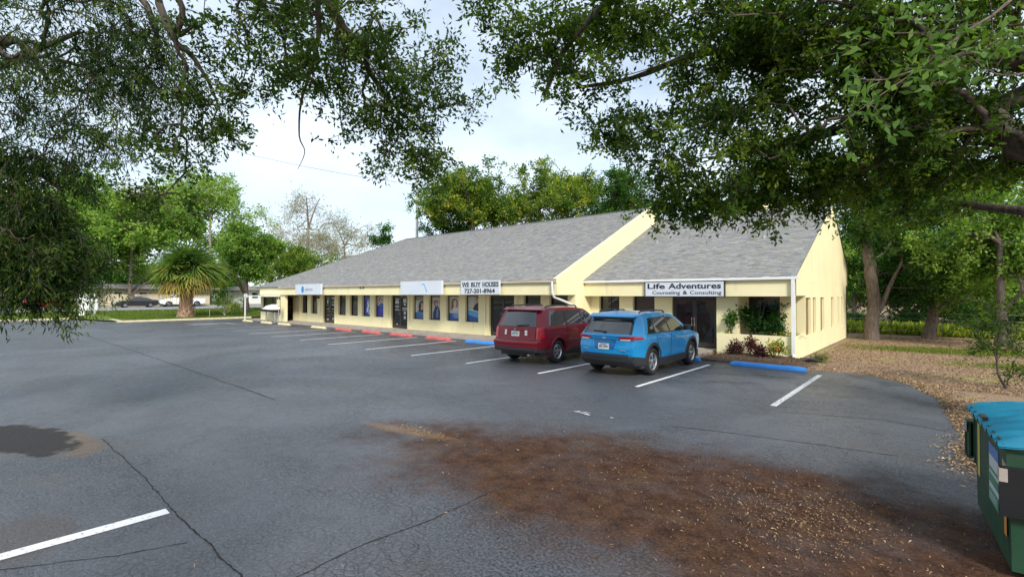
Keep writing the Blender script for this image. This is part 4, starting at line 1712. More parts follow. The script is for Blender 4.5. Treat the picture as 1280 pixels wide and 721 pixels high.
def wheel(parent, x, y, R, sg, spokes=5, width=.22, hub=.62):
    """tyre > rim, spokes"""
    mb = MB()
    o = .02
    pr = [(-width / 2 + .03, R * hub), (-width / 2, R * (hub + .06)), (-width / 2 - .012, R * .82), (-width / 2 + .01, R * .95), (-width / 2 + .04, R), (width / 2 - .04, R), (width / 2 - .01, R * .95), (width / 2 + .012, R * .82), (width / 2, R * (hub + .06)), (width / 2 - .03, R * hub), (width / 2 - .10, R * hub * .97), (-width / 2 + .05, R * hub * .97), (-width / 2 + .03, R * hub)]
    mb.lathe(pr, 28, 'x')
    wl_ = mb.build('wheel', M['rubber'], parent, smooth=40, loc=(x, y, R))
    rim = MB()
    e = width / 2 - .02
    rim.lathe([(sg * (e - .07), R * hub * .95), (sg * e, R * hub * .995), (sg * (e + .008), R * hub * .95), (sg * (e - .01), R * hub * .88), (sg * (e - .05), R * hub * .86)], 28, 'x')
    rim.lathe([(sg * (e - .045), R * .16), (sg * (e - .012), R * .15), (sg * (e - .002), R * .10), (sg * (e - .002), 0.001)], 16, 'x')
    for k in range(spokes):
        t = 2 * math.pi * k / spokes + .3
        for dt in (-.13, .13):
            c0, c1 = t + dt * .6, t + dt * 1.25
            r0, r1 = R * .10, R * hub * .92
            wv = R * .055
            ring = []
            for rr, cc, xx in ((r0, c0, e - .010), ((r0 + r1) / 2, (c0 + c1) / 2, e - .012), (r1, c1, e - .022)):
                cy_, cz_ = rr * math.cos(cc), rr * math.sin(cc)
                ty, tz = -math.sin(cc) * wv, math.cos(cc) * wv
                ring.append([(sg * xx, cy_ + ty, cz_ + tz), (sg * xx, cy_ - ty, cz_ - tz), (sg * (xx - .03), cy_ - ty, cz_ - tz), (sg * (xx - .03), cy_ + ty, cz_ + tz)])
            rim.loft(ring, True)
    rim.build('rim', M['alloy'], wl_, smooth=35)
    dk = MB()
    dk.lathe([(sg * (e - .085), R * hub * .95), (sg * (e - .085), .001)], 20, 'x')
    dk.build('brake_disc', M['trim_black'], wl_)
    return wl_


def plate_part(parent, car, z, text, ink='plate_ink', w=.32, h=.16, off=.02):
    mb = MB()
    yb = car.Y(0, z) - car.bulge - off
    mb.box(-w / 2, w / 2, yb - .006, yb + .03, z - h / 2, z + h / 2)
    p = mb.build('number_plate', M['plate'], parent)
    t = MB()
    put_text(t, text, -w * .42, yb - .0075, z - h * .22, w * .84, h * .42, .02, .01, 1.1)
    t.box(-w * .3, w * .3, yb - .008, yb - .006, z + h * .30, z + h * .40)
    t.build('plate_lettering', M[ink], p)


# ---- maroon SUV: boxy, three side windows
pil = Car(4.77, 1.96,
          [(0, 1.60), (.10, 1.69), (.35, 1.755), (.9, 1.785), (1.6, 1.79), (2.3, 1.77), (2.75, 1.715), (3.0, 1.60), (3.62, 1.20), (3.75, 1.14), (4.3, 1.06), (4.62, .97), (4.77, .84)],
          [(.30, .10), (.42, .01), (.70, .0), (.735, .05), (.78, .075), (1.10, .10), (1.16, .12), (1.66, .36), (1.74, .40)],
          [(.3, .15), (.5, .02), (.7, 0), (1.0, .05)],
          [(.2, .90), (.32, .955), (.55, .99), (.85, 1.0), (1.08, .985), (1.16, .965), (1.70, .80), (1.80, .77)],
          1.13, (.97, 3.67), .365, rocker=.33, arch=.075, bulge=.09, rt=(.5, .10))
red = thing('parked_car', 'maroon boxy sport utility car parked nose-in, roof rails on top', 'car', (-9.98, 11.42, 0), math.radians(2.5), 'cars parked before the building')
pil.body(red, M['maroon'])
mb = MB()
pil.tail(mb, [(-.86, 1.17), (.86, 1.17), (.80, 1.63), (-.80, 1.63)], .008, 14, 6)
mb.build('rear_window', M['car_glass'], red, smooth=40)
mb = MB()
pil.tail(mb, [(-.82, .745), (.82, .745), (.855, 1.15), (-.855, 1.15)], .004, 14, 5)
mb.build('tailgate_seal', M['black'], red, smooth=40)
mb = MB()
pil.tail(mb, [(-.80, .76), (.80, .76), (.84, 1.145), (-.84, 1.145)], .012, 14, 5)
pil.tail(mb, [(-.34, 1.06), (.34, 1.06), (.32, 1.10), (-.32, 1.10)], .04, 8, 1)
tg = mb.build('tailgate', M['maroon'], red, smooth=40)
mb = MB()
yb = pil.Y(0, 1.68)
mb.grid([[(u * .70, yb - .11 - .05 * (1 - u * u), 1.655) for u in np.linspace(-1, 1, 9)], [(u * .72, yb - .12 - .05 * (1 - u * u), 1.69) for u in np.linspace(-1, 1, 9)], [(u * .74, yb + .12, 1.755) for u in np.linspace(-1, 1, 9)]])
mb.build('roof_spoiler', M['maroon'], red, smooth=50)
mb = MB()
mb.tube([(.04, pil.Y(0, 1.18) - .125, 1.19), (.10, pil.Y(0, 1.2) - .13, 1.205), (.47, pil.Y(0, 1.22) - .09, 1.225)], .016, 6)
mb.build('rear_wiper', M['trim_black'], red)
for sg in (-1, 1):
    mb = MB()
    pil.tail(mb, [(sg * .86, .80), (sg * .995, .80), (sg * .985, 1.14), (sg * .87, 1.14)] if sg > 0 else [(-.995, .80), (-.86, .80), (-.87, 1.14), (-.985, 1.14)], .014, 4, 5)
    pil.side(mb, [(.0, .80), (.17, .82), (.12, 1.14), (.0, 1.14)], sg, .012, 4, 4)
    mb.build('tail_light', M['tail_red'], red, smooth=40)
    mb = MB()
    for zz in (.905, .985):
        pil.tail(mb, [(sg * .46 - .05, zz), (sg * .46 + .05, zz), (sg * .46 + .05, zz + .07), (sg * .46 - .05, zz + .07)], .022, 2, 2)
    mb.build('reverse_light', M['tail_white'], red)
plate_part(red, pil, .945, 'PGP 52Y', 'plate_ink', .31, .155, .02)
mb = MB()
ey = pil.Y(0, 1.105) - .09 - .052
for a, b in ((-.030, -.018), (.018, .030)):
    mb.box(a, b, ey - .006, ey, 1.045, 1.115)
mb.box(-.018, .018, ey - .006, ey, 1.075, 1.087)
mb.build('emblem', M['alloy'], red)
# bumper: painted step over grey plastic
mb = MB()
pil.tail(mb, [(-1.0, .53), (1.0, .53), (1.0, .66), (-1.0, .66)], .030, 14, 2)
pil.tail(mb, [(-1.0, .64), (1.0, .64), (1.0, .735), (-1.0, .735)], .06, 14, 2)
for sg in (-1, 1):
    pil.side(mb, [(0., .50), (.52, .56), (.46, .735), (0, .735)], sg, .03, 6, 3)
mb.build('rear_bumper', M['maroon'], red, smooth=40)
mb = MB()
pil.tail(mb, [(-.99, .40), (.99, .40), (1.0, .535), (-1.0, .535)], .025, 14, 3)
pil.tail(mb, [(-.80, .455), (.80, .455), (.80, .52), (-.80, .52)], .055, 12, 2)
for sg in (-1, 1):
    pil.side(mb, [(0., .39), (.50, .36), (.48, .50), (0, .495)], sg, .02, 6, 3)
mb.build('bumper_cover', M['trim_black'], red, smooth=40)
for sg in (-1, 1):
    for nm, q in (('side_window', [(.38, 1.20), (1.42, 1.20), (1.42, 1.64), (.46, 1.64)]), ('side_window', [(1.52, 1.20), (2.46, 1.20), (2.40, 1.65), (1.52, 1.65)]), ('side_window', [(2.54, 1.20), (3.42, 1.20), (2.92, 1.57), (2.48, 1.65)])):
        mb = MB()
        pil.side(mb, q, sg, .006, 10, 5)
        mb.build(nm, M['car_glass'], red, smooth=40)
    mb = MB()
    pil.side(mb, [(1.44, 1.18), (1.50, 1.18), (1.50, 1.67), (1.44, 1.67)], sg, .008, 1, 4)
    pil.side(mb, [(2.47, 1.18), (2.53, 1.18), (2.47, 1.67), (2.41, 1.67)], sg, .008, 1, 4)
    mb.build('window_pillar', M['maroon' if False else 'trim_black'], red)
    for q in ([(1.50, .44), (2.50, .44), (2.50, 1.17), (1.50, 1.17)], [(2.53, .44), (3.42, .44), (3.46, 1.17), (2.53, 1.17)]):
        mb = MB()
        gq = [(q[0][0] - .014, q[0][1] - .014), (q[1][0] + .014, q[1][1] - .014), (q[2][0] + .014, q[2][1]), (q[3][0] - .014, q[3][1])]
        pil.side(mb, gq, sg, .0025, 10, 8)
        mb.build('door_seal', M['black'], red, smooth=40)
        mb = MB()
        pil.side(mb, q, sg, .007, 10, 8)
        d = mb.build('door', M['maroon'], red, smooth=40)
        hb = MB()
        y1 = q[0][0] + .12
        pil.side(hb, [(y1, 1.00), (y1 + .22, 1.00), (y1 + .22, 1.04), (y1, 1.04)], sg, .035, 3, 1)
        hb.build('handle', M['maroon'], d)
    mb = MB()
    for w in pil.wheels:
        pil.archring(mb, w, sg, .055, .022)
    mb.build('wheel_arch', M['maroon'], red, smooth=40)
    mb = MB()
    pil.side(mb, [(1.42, .33), (3.25, .33), (3.25, .42), (1.42, .42)], sg, .02, 8, 2)
    pil.side(mb, [(1.45, .62), (3.3, .62), (3.3, .68), (1.45, .68)], sg, .016, 8, 1)
    mb.build('side_step', M['trim_black'], red)
    mb = MB()
    mb.tube([(sg * .68, .62, 1.755), (sg * .69, .72, 1.800), (sg * .70, 1.6, 1.815), (sg * .69, 2.35, 1.795), (sg * .68, 2.48, 1.735)], .024, 6)
    mb.build('roof_rail', M['trim_black'], red, smooth=50)
    mb = MB()
    mb.bevel_box(sg * 1.0 - .03, sg * 1.0 + .19 * sg + .03 if sg > 0 else sg * 1.0 + .03, 3.22, 3.34, 1.17, 1.34, .03) if sg > 0 else mb.bevel_box(-1.22, -.97, 3.22, 3.34, 1.17, 1.34, .03)
    mb.build('wing_mirror', M['maroon'], red, smooth=50)
    mb = MB()
    pil.tail(mb, [(.55, .72), (.95, .72), (.93, .88), (.55, .86)] if sg > 0 else [(-.95, .72), (-.55, .72), (-.55, .86), (-.93, .88)], .012, 4, 2, 0, 1)
    mb.build('headlight', M['tail_white'], red)
    for w in pil.wheels:
        wheel(red, sg * .83, w, .365, sg, 5)
mb = MB()
pil.roof(mb, 3.02, 3.60, .90, .93, .006)
mb.build('windshield', M['car_glass'], red, smooth=50)
mb = MB()
mb.tube([(.45, .05, .30), (.45, .4, .30)], .035, 8)
mb.build('exhaust_pipe', M['steel'], red)

# ---- blue SUV: angular, grey arch mouldings, floating roof
rav = Car(4.60, 1.86,
          [(0, 1.50), (.10, 1.60), (.35, 1.665), (.9, 1.695), (1.5, 1.70), (2.1, 1.675), (2.5, 1.62), (2.75, 1.52), (3.42, 1.13), (3.6, 1.085), (4.15, 1.0), (4.45, .90), (4.60, .76)],
          [(.28, .16), (.42, .05), (.62, .02), (.80, .0), (.90, .045), (1.02, .05), (1.07, .02), (1.10, .05), (1.16, .12), (1.50, .40), (1.58, .36), (1.66, .34)],
          [(.3, .18), (.5, .03), (.7, 0), (1.0, .08)],
          [(.2, .90), (.32, .95), (.50, .975), (.72, .985), (.90, 1.0), (1.04, .995), (1.10, .965), (1.58, .775), (1.72, .73)],
          1.08, (.93, 3.62), .365, rocker=.30, arch=.07, bulge=.10, rt=(.55, .13))
blu = thing('parked_car', 'bright blue angular sport utility car with grey wheel arches parked nose-in', 'car', (-6.72, 11.34, 0), 0, 'cars parked before the building')
rav.body(blu, M['sky_blue'])
mb = MB()
rav.tail(mb, [(-.86, 1.125), (.86, 1.125), (.93, 1.52), (-.93, 1.52)], .008, 14, 6)
mb.build('rear_window', M['car_glass'], blu, smooth=40)
mb = MB()
yb = rav.Y(0, 1.52)
mb.grid([[(u * .68, yb - .10 - .05 * (1 - u * u), 1.548) for u in np.linspace(-1, 1, 9)], [(u * .70, yb - .13 - .05 * (1 - u * u), 1.56) for u in np.linspace(-1, 1, 9)], [(u * .70, yb - .12 - .05 * (1 - u * u), 1.572) for u in np.linspace(-1, 1, 9)], [(u * .70, yb + .10, 1.645) for u in np.linspace(-1, 1, 9)]])
mb.grid([[(u * .68, yb - .10 - .05 * (1 - u * u), 1.548) for u in np.linspace(-1, 1, 9)], [(u * .66, yb + .03, 1.54) for u in np.linspace(-1, 1, 9)]])
mb.build('roof_spoiler', M['sky_blue'], blu, smooth=35)
mb = MB()
rav.tail(mb, [(-.95, 1.43), (.95, 1.43), (.95, 1.535), (-.95, 1.535)], .012, 12, 2)
for sg in (-1, 1):
    rav.tail(mb, [(sg * .90 - .04, 1.12), (sg * .90 + .04, 1.12), (sg * .95 + .03, 1.43), (sg * .95 - .05, 1.43)], .011, 2, 4)
mb.build('window_surround', M['black'], blu, smooth=40)
mb = MB()
mb.tube([(-.06, rav.Y(0, 1.14) - .12, 1.15), (0, rav.Y(0, 1.16) - .125, 1.165), (.02, rav.Y(0, 1.17) - .125, 1.175), (-.40, rav.Y(0, 1.19) - .10, 1.19)], .017, 6)
mb.build('rear_wiper', M['trim_black'], blu)
mb = MB()
rav.tail(mb, [(-.36, .715), (.36, .715), (.42, .985), (-.42, .985)], .003, 12, 4)
rav.tail(mb, [(-.94, .59), (.94, .59), (.94, .602), (-.94, .602)], .014, 12, 1)
mb.build('plate_recess', M['blue_shadow'], blu, smooth=40)  # darker blue puts shade into the recess around the plate
mb = MB()
rav.tail(mb, [(-.68, .61), (.68, .61), (.72, .70), (-.72, .70)], .016, 14, 3)
for sg in (-1, 1):
    rav.tail(mb, [(sg * .70 - .25, .71), (sg * .70 + .20, .71), (sg * .70 + .20, .97), (sg * .70 - .18, .97)] if sg > 0 else [(-.90, .71), (-.45, .71), (-.52, .97), (-.90, .97)], .014, 8, 4)
rav.tail(mb, [(-.78, .99), (.78, .99), (.76, 1.075), (-.76, 1.075)], .035, 14, 3)
mb.build('tailgate', M['sky_blue'], blu, smooth=35)
for sg in (-1, 1):
    mb = MB()
    q = [(.56, .985), (.995, .99), (.985, 1.085), (.50, 1.055)]
    rav.tail(mb, q if sg > 0 else [(-q[1][0], q[1][1]), (-q[0][0], q[0][1]), (-q[3][0], q[3][1]), (-q[2][0], q[2][1])], .050, 8, 3)
    rav.side(mb, [(0., .99), (.34, 1.0), (.26, 1.065), (0., 1.085)], sg, .022, 5, 3)
    t = mb.build('tail_light', M['tail_red'], blu, smooth=35)
    mb = MB()
    q = [(.60, .965), (.90, .968), (.92, .995), (.58, .992)]
    rav.tail(mb, q if sg > 0 else [(-q[1][0], q[1][1]), (-q[0][0], q[0][1]), (-q[3][0], q[3][1]), (-q[2][0], q[2][1])], .053, 6, 1)
    mb.build('lamp_strip', M['tail_white'], t)
    mb = MB()
    for qq in ([(.50, 1.12), (.80, 1.12), (1.02, 1.50), (.66, 1.50)],):
        pass
    for q in ([(.62, 1.13), (1.06, 1.13), (1.08, 1.52), (.86, 1.52)], [(1.12, 1.13), (1.98, 1.13), (1.92, 1.555), (1.13, 1.53)], [(2.06, 1.13), (3.10, 1.13), (2.62, 1.47), (2.01, 1.555)]):
        mb = MB()
        rav.side(mb, q, sg, .006, 10, 5)
        mb.build('side_window', M['car_glass'], blu, smooth=40)
    mb = MB()
    rav.side(mb, [(1.07, 1.12), (1.11, 1.12), (1.12, 1.56), (1.08, 1.56)], sg, .007, 1, 4)
    rav.side(mb, [(1.99, 1.12), (2.05, 1.12), (2.0, 1.58), (1.93, 1.58)], sg, .007, 1, 4)
    rav.side(mb, [(.55, 1.105), (3.2, 1.10), (3.2, 1.125), (.58, 1.13)], sg, .009, 12, 1)
    mb.build('window_trim', M['black'], blu)
    for q in ([(1.32, .42), (2.02, .42), (2.03, 1.10), (1.12, 1.10)], [(2.05, .42), (3.02, .42), (3.14, 1.09), (2.06, 1.10)]):
        mb = MB()
        gq = [(q[0][0] - .014, q[0][1] - .014), (q[1][0] + .014, q[1][1] - .014), (q[2][0] + .014, q[2][1]), (q[3][0] - .014, q[3][1])]
        rav.side(mb, gq, sg, .0025, 10, 8)
        mb.build('door_seal', M['black'], blu, smooth=40)
        mb = MB()
        rav.side(mb, q, sg, .008, 10, 8)
        rav.side(mb, [(q[0][0] + .05, .47), (q[1][0] - .03, .50), (q[1][0] - .03, .60), (q[0][0] + .30, .55)], sg, .020, 8, 2)
        d = mb.build('door', M['sky_blue'], blu, smooth=30)
        hb = MB()
        y1 = q[3][0] + .14
        rav.side(hb, [(y1, .955), (y1 + .22, .955), (y1 + .22, .99), (y1, .99)], sg, .038, 3, 1)
        hb.build('handle', M['sky_blue'], d)
    mb = MB()
    for w in rav.wheels:
        rav.archring(mb, w, sg, .075, .016)
    rav.side(mb, [(1.30, .27), (3.2, .27), (3.2, .43), (1.32, .43)], sg, .014, 10, 2)
    rav.side(mb, [(0., .30), (.50, .30), (.48, .50), (0., .56)], sg, .020, 5, 3)
    mb.build('arch_moulding', M['trim_black'], blu, smooth=35)
    mb = MB()
    mb.tube([(sg * .61, .70, 1.668), (sg * .62, .80, 1.710), (sg * .63, 1.5, 1.722), (sg * .62, 2.1, 1.700), (sg * .61, 2.25, 1.640)], .022, 6)
    mb.build('roof_rail', M['trim_black'], blu, smooth=50)
    mb = MB()
    x0, x1 = (.93, 1.14) if sg > 0 else (-1.14, -.93)
    mb.bevel_box(x0, x1, 2.86, 2.99, 1.12, 1.27, .03)
    mb.build('wing_mirror', M['black'], blu, smooth=50)
    mb = MB()
    rav.tail(mb, [(.5, .70), (.97, .74), (.93, .82), (.5, .78)] if sg > 0 else [(-.97, .74), (-.5, .70), (-.5, .78), (-.93, .82)], .012, 4, 2, 0, 1)
    mb.build('headlight', M['tail_white'], blu)
    for w in rav.wheels:
        wheel(blu, sg * .80, w, .365, sg, 5, .225, .66)
mb = MB()
rav.tail(mb, [(-1.0, .30), (1.0, .30), (1.0, .555), (-1.0, .555)], .030, 14, 4)
rav.tail(mb, [(-.80, .52), (.80, .52), (.82, .585), (-.82, .585)], .055, 14, 2)
rav.tail(mb, [(-.78, .40), (.78, .40), (.78, .44), (-.78, .44)], .055, 14, 1)
mb.build('bumper_cover', M['trim_black'], blu, smooth=35)
plate_part(blu, rav, .795, '36D UWS', 'dark_frame', .31, .155, .022)
mb = MB()
ey = rav.Y(0, 1.02) - rav.bulge - .048
for rx, rz in ((.052, .034), (.020, .032)):
    n = 18
    for k in range(n):
        t0, t1 = 2 * math.pi * k / n, 2 * math.pi * (k + 1) / n
        mb.face([(rx * math.cos(t0), ey, 1.03 + rz * math.sin(t0)), (rx * math.cos(t1), ey, 1.03 + rz * math.sin(t1)), ((rx - .009) * math.cos(t1), ey, 1.03 + (rz - .009) * math.sin(t1)), ((rx - .009) * math.cos(t0), ey, 1.03 + (rz - .009) * math.sin(t0))])
mb.build('emblem', M['tail_white'], blu)
mb = MB()
mb.grid([[(-.74, .05, .70), (-.50, .05, .70)], [(-.74, .05, .725), (-.50, .05, .725)]])
for x0 in (-.66, .45):
    for k in range(4):
        z0 = .69
        yb = rav.Y(0, .7) - rav.bulge * (1 - (x0 / .9) ** 2) - .022
        mb.box(x0 + k * .05, x0 + k * .05 + .035, yb - .004, yb + .01, z0, z0 + .035)
mb.build('badge', M['alloy'], blu)
mb = MB()
rav.roof(mb, 2.78, 3.40, .90, .94, .006)
mb.build('windshield', M['car_glass'], blu, smooth=50)
mb = MB()
mb.grid([[(-.02, .62, 1.695), (0, .62, 1.70), (.02, .62, 1.695)], [(-.012, .52, 1.735), (0, .52, 1.745), (.012, .52, 1.735)], [(-.008, .46, 1.735), (0, .44, 1.745), (.008, .46, 1.735)]])
mb.build('antenna_fin', M['sky_blue'], blu)


# ---- cars on the far side of the street
def far_car(name, label, loc, rot, car, mat, wins, glass_top, wheels_x, doors=()):
    root = thing(name, label, 'truck' if 'truck' in name else 'car', loc, rot, 'vehicles parked across the street')
    car.body(root, M[mat])
    for sg in (-1, 1):
        for q in wins:
            mb = MB()
            car.side(mb, q, sg, .008, 6, 3)
            mb.build('side_window', M['car_glass'], root, smooth=40)
        for q in doors:
            mb = MB()
            car.side(mb, q, sg, .008, 6, 4)
            mb.build('door', M[mat], root, smooth=40)
        for w in car.wheels:
            wheel(root, sg * wheels_x, w, car.R, sg, 5)
        mb = MB()
        car.tail(mb, [(.62, .72), (.96, .74), (.95, .86), (.62, .84)] if sg > 0 else [(-.96, .74), (-.74, .72), (-.74, .84), (-.95, .86)], .012, 4, 2)
        mb.build('tail_light', M['tail_red'], root)
        mb = MB()
        car.tail(mb, [(.55, .62), (.96, .64), (.93, .74), (.55, .72)] if sg > 0 else [(-.96, .64), (-.55, .62), (-.55, .72), (-.93, .74)], .012, 4, 2, 0, 1)
        mb.build('headlight', M['tail_white'], root)
    for a, b in glass_top:
        mb = MB()
        car.roof(mb, a, b, .88, .9, .006)
        mb.build('windshield', M['car_glass'], root, smooth=50)
    mb = MB()
    car.tail(mb, [(-.97, .34), (.97, .34), (.97, .50), (-.97, .50)], .02, 10, 2)
    car.tail(mb, [(-.97, .34), (.97, .34), (.97, .48), (-.97, .48)], .02, 10, 2, 0, 1)
    mb.build('bumper', M['trim_black'], root)
    return root


sed = Car(4.8, 1.82, [(0, .95), (.15, 1.05), (.7, 1.10), (1.35, 1.38), (1.9, 1.45), (2.5, 1.43), (3.35, 1.02), (4.2, .92), (4.6, .80), (4.8, .66)],
          [(.3, .12), (.5, 0), (.9, .04)], [(.3, .12), (.5, 0), (.8, .06)], [(.2, .92), (.5, 1), (.85, 1), (1.0, .96), (1.45, .70)], .98, (.95, 3.75), .33, rocker=.24)
far_car('parked_car', 'black sedan parked across the street, low and seen from the side', (-83.4, 18.0, .42), math.pi, sed, 'black_car',
        [(( 1.05, 1.06), (1.95, 1.02), (1.95, 1.36), (1.45, 1.33)), ((2.03, 1.02), (3.0, 1.0), (2.5, 1.34), (2.03, 1.36))], [(2.55, 3.3), (.75, 1.3)], .76)
pick = Car(5.7, 2.0, [(0, 1.22), (.1, 1.26), (1.7, 1.28), (1.74, 1.30), (1.95, 1.86), (2.3, 1.92), (3.4, 1.90), (3.75, 1.80), (4.25, 1.32), (5.2, 1.20), (5.55, 1.08), (5.7, .9)],
           [(.3, .1), (.5, 0), (1.2, .03)], [(.3, .12), (.5, 0), (1.1, .05)], [(.2, .92), (.5, 1), (1.0, 1), (1.3, .96), (1.9, .78)], 1.28, (1.15, 4.65), .39, rocker=.38)
far_car('pickup_truck', 'white crew cab pickup truck across the street, half behind the palm trunk', (-84.2, 24.0, .42), math.pi, pick, 'white_car',
        [((2.05, 1.36), (2.85, 1.36), (2.85, 1.80), (2.12, 1.80)), ((2.95, 1.36), (4.02, 1.36), (3.65, 1.76), (2.95, 1.80))], [(3.8, 4.22)], .84)
far_car('pickup_truck', 'red pickup truck across the street behind the drooping dark foliage', (-82.6, 10.0, .42), math.pi, pick, 'red_car',
        [((2.05, 1.36), (2.85, 1.36), (2.85, 1.80), (2.12, 1.80)), ((2.95, 1.36), (4.02, 1.36), (3.65, 1.76), (2.95, 1.80))], [(3.8, 4.22)], .84)

# ================================================================== DUMPSTER
dmp = thing('dumpster', 'dark green dumpster with ribbed blue plastic lid, stickers on its side', 'dumpster', (.24, 6.77, 0), math.atan2(5.39 - 6.77, .36 - .24) + math.pi / 2)
# local: x across (away from the viewer's side 0..1.7), y from -1.38 (near) to 0 (far)
DL, DW, DH = 1.50, 1.75, 1.02
mb = MB()
pts = lambda e, z, t=0.: [(e + t, -DL + e, z), (DW - e, -DL + e, z), (DW - e, -e, z), (e + t, -e, z)]
mb.loft([pts(.012, .055, .0), pts(.008, .42, .0), pts(0, .45), pts(0, DH - .05), pts(-.03, DH - .045), pts(-.03, DH)], True)
mb.face(pts(.012, .055, .0)[::-1])
mb.face(pts(.10, DH - .06))
mb.loft([pts(-.03, DH), pts(.08, DH), pts(.10, DH - .06)], True)
mb.build('body', M['dump_green'], dmp, smooth=20)
mb = MB()
for yy in (-DL + .012, -.012):
    mb.box(-.012, .0, yy - .012, yy + .012, .46, DH - .055)
mb.box(-.034, -.020, -DL, 0, DH - .012, DH + .012)
mb.build('edge_trim', M['dump_green'], dmp)
for (y0, y1, hz) in ((-DL - .055, -DL - .012, .50), (.012, .16, .52)):
    mb = MB()
    mb.box(-.06, DW - .1, y0, y1, hz - .02, hz)
    mb.box(-.06, DW - .1, y0, y1, hz + .33, hz + .35)
    a, b = (y0, y0 + .015) if y0 < -1 else (y1 - .015, y1)
    mb.box(-.06, DW - .1, a, b, hz + .001, hz + .329)
    mb.box(-.045, -.03, y0 + .01, y1 - .01, hz + .001, hz + .329)
    fp = mb.build('fork_pocket', M['dump_green' if y0 > -1 else 'black'], dmp)  # near pocket black: the shade on that face is put into its colour
    mb = MB()
    mb.box(-.066, -.0605, y0 + .0, y1 - .02, hz + .24, hz + .345)
    mb.box(-.062, -.015, y0 - .005 if y0 < -1 else y1 + .001, y0 - .001 if y0 < -1 else y1 + .005, hz + .24, hz + .34)
    mb.build('reflector', M['concrete'], fp)
mb = MB()
for yy in (-DL + .12, -.12):
    for xx in (.15, DW - .15):
        mb.lathe([(xx - .025, .001), (xx - .025, .05), (xx + .025, .05), (xx + .025, .001)], 12, 'x', (0, yy, .05))
        mb.box(xx - .04, xx + .04, yy - .04, yy + .04, .085, .11)
mb.build('caster', M['rubber'], dmp)
# lid: domed sheet with ribs running across it from the front lip
mb = MB()
nu, nv = 54, 24
P = []
for j in range(nv + 1):
    v = j / nv
    row = []
    for i in range(nu + 1):
        u = i / nu
        x = -.06 + (DW + .1) * v
        y = -DL - .05 + (DL + .10) * u
        rib = max(0, math.sin(u * math.pi * 15)) ** .7 * .036 * math.exp(-((v - .12) / .22) ** 2) if .03 < u < .97 else 0
        crest = .13 * math.sin(min(1, v * 1.1) * math.pi * .5) + .05 * math.sin(u * math.pi)
        lip = -.035 if v == 0 or u in (0, 1) else 0
        row.append((x, y, DH + .016 + crest * min(1, v * 6 + .1) + rib + lip))
    P.append(row)
mb.grid(P)
mb.grid([[(x, y, z - .012) for x, y, z in r] for r in P])
mb.build('lid', M['dump_blue'], dmp, smooth=60)
mb = MB()
mb.box(-.058, -.02, -.86, -.70, DH + .035, DH + .065)
mb.build('lid_stop', M['black'], dmp)
M['sticker_y'] = paint('yellow_sticker', (.55, .45, .08), .45, .15, 8, dirt=((.25, .22, .08), 9, .6))
M['sticker_o'] = paint('orange_sticker', (.60, .26, .05), .45, .15, 8, dirt=((.30, .16, .06), 9, .6))
mb = MB()
for k, (pts_, c) in enumerate((([(-.74, .36), (-1.14, .36), (-1.14, .86), (-.74, .86)], (.55, .60, .62)), ([(-.74, .76), (-1.14, .76), (-1.14, .86), (-.74, .86)], (.05, .16, .48)), ([(-.74, .52), (-1.14, .52), (-1.14, .60), (-.74, .60)], (.04, .22, .13)),
                               ([(-.74, .63), (-1.14, .63), (-1.14, .655), (-.74, .655)], (.04, .22, .13)), ([(-.74, .36), (-1.14, .36), (-1.14, .47), (-.74, .47)], (.06, .28, .17)))):
    mb.face([(-.003 - .0008 * k, y, z) for y, z in pts_], 0, c)
for row in range(3):
    for q in range(5):
        y0 = -.79 - q * .062
        mb.face([(-.008, y0, .39 + row * .022), (-.008, y0 - .045, .39 + row * .022), (-.008, y0 - .045, .403 + row * .022), (-.008, y0, .403 + row * .022)], 0, (.55, .62, .6))
mb.build('sticker', M['print'], dmp)
for q, mt in (([(-.16, .40), (-.28, .40), (-.28, .90), (-.16, .90)], 'sticker_y'), ([(-1.33, .28), (-1.42, .28), (-1.42, .68), (-1.33, .68)], 'sticker_o')):
    mb = MB()
    mb.face([(-.003, y, z) for y, z in q])
    mb.build('sticker', M[mt], dmp)
mb = MB()
mb.face([(-.003, -1.28, .72), (-.003, -1.42, .70), (-.003, -1.42, .84), (-.003, -1.28, .86)])
mb.build('sticker', M['concrete'], dmp)


# ================================================================== SMALL THINGS
def post_sign(label, x, y, z0, h, r, board=None, mat='white', name='sign_post', cat='sign', rot=0., post_mat='steel', text=None):
    root = thing(name, label, cat, (x, y, z0), rot)
    mb = MB()
    mb.tube([(0, 0, -.05), (0, 0, h)], r, 8)
    mb.build('post', M[post_mat], root, smooth=50)
    for (x0, x1, za, zc, mt) in (board or []):
        mb = MB()
        mb.bevel_box(x0, x1, -.05, -.015, za, zc, .008)
        mb.build('panel', M[mt], root)
    return root


ang = math.atan2(RT[1], RT[0])
# white boards on the lawn: flat faces turned to the lot
def board(label, p, w, z0, z1, d, pw):
    root = thing('sign_board', label, 'sign', p, 1.15)
    mb = MB()
    mb.bevel_box(-w / 2, w / 2, -d / 2, d / 2, z0, z1, .02)
    mb.build('panel', M['white'], root)
    mb = MB()
    mb.bevel_box(-pw / 2, pw / 2, -d / 3, d / 3, -.05, z0 - .004, .015)
    mb.build('pedestal', M['white'], root)


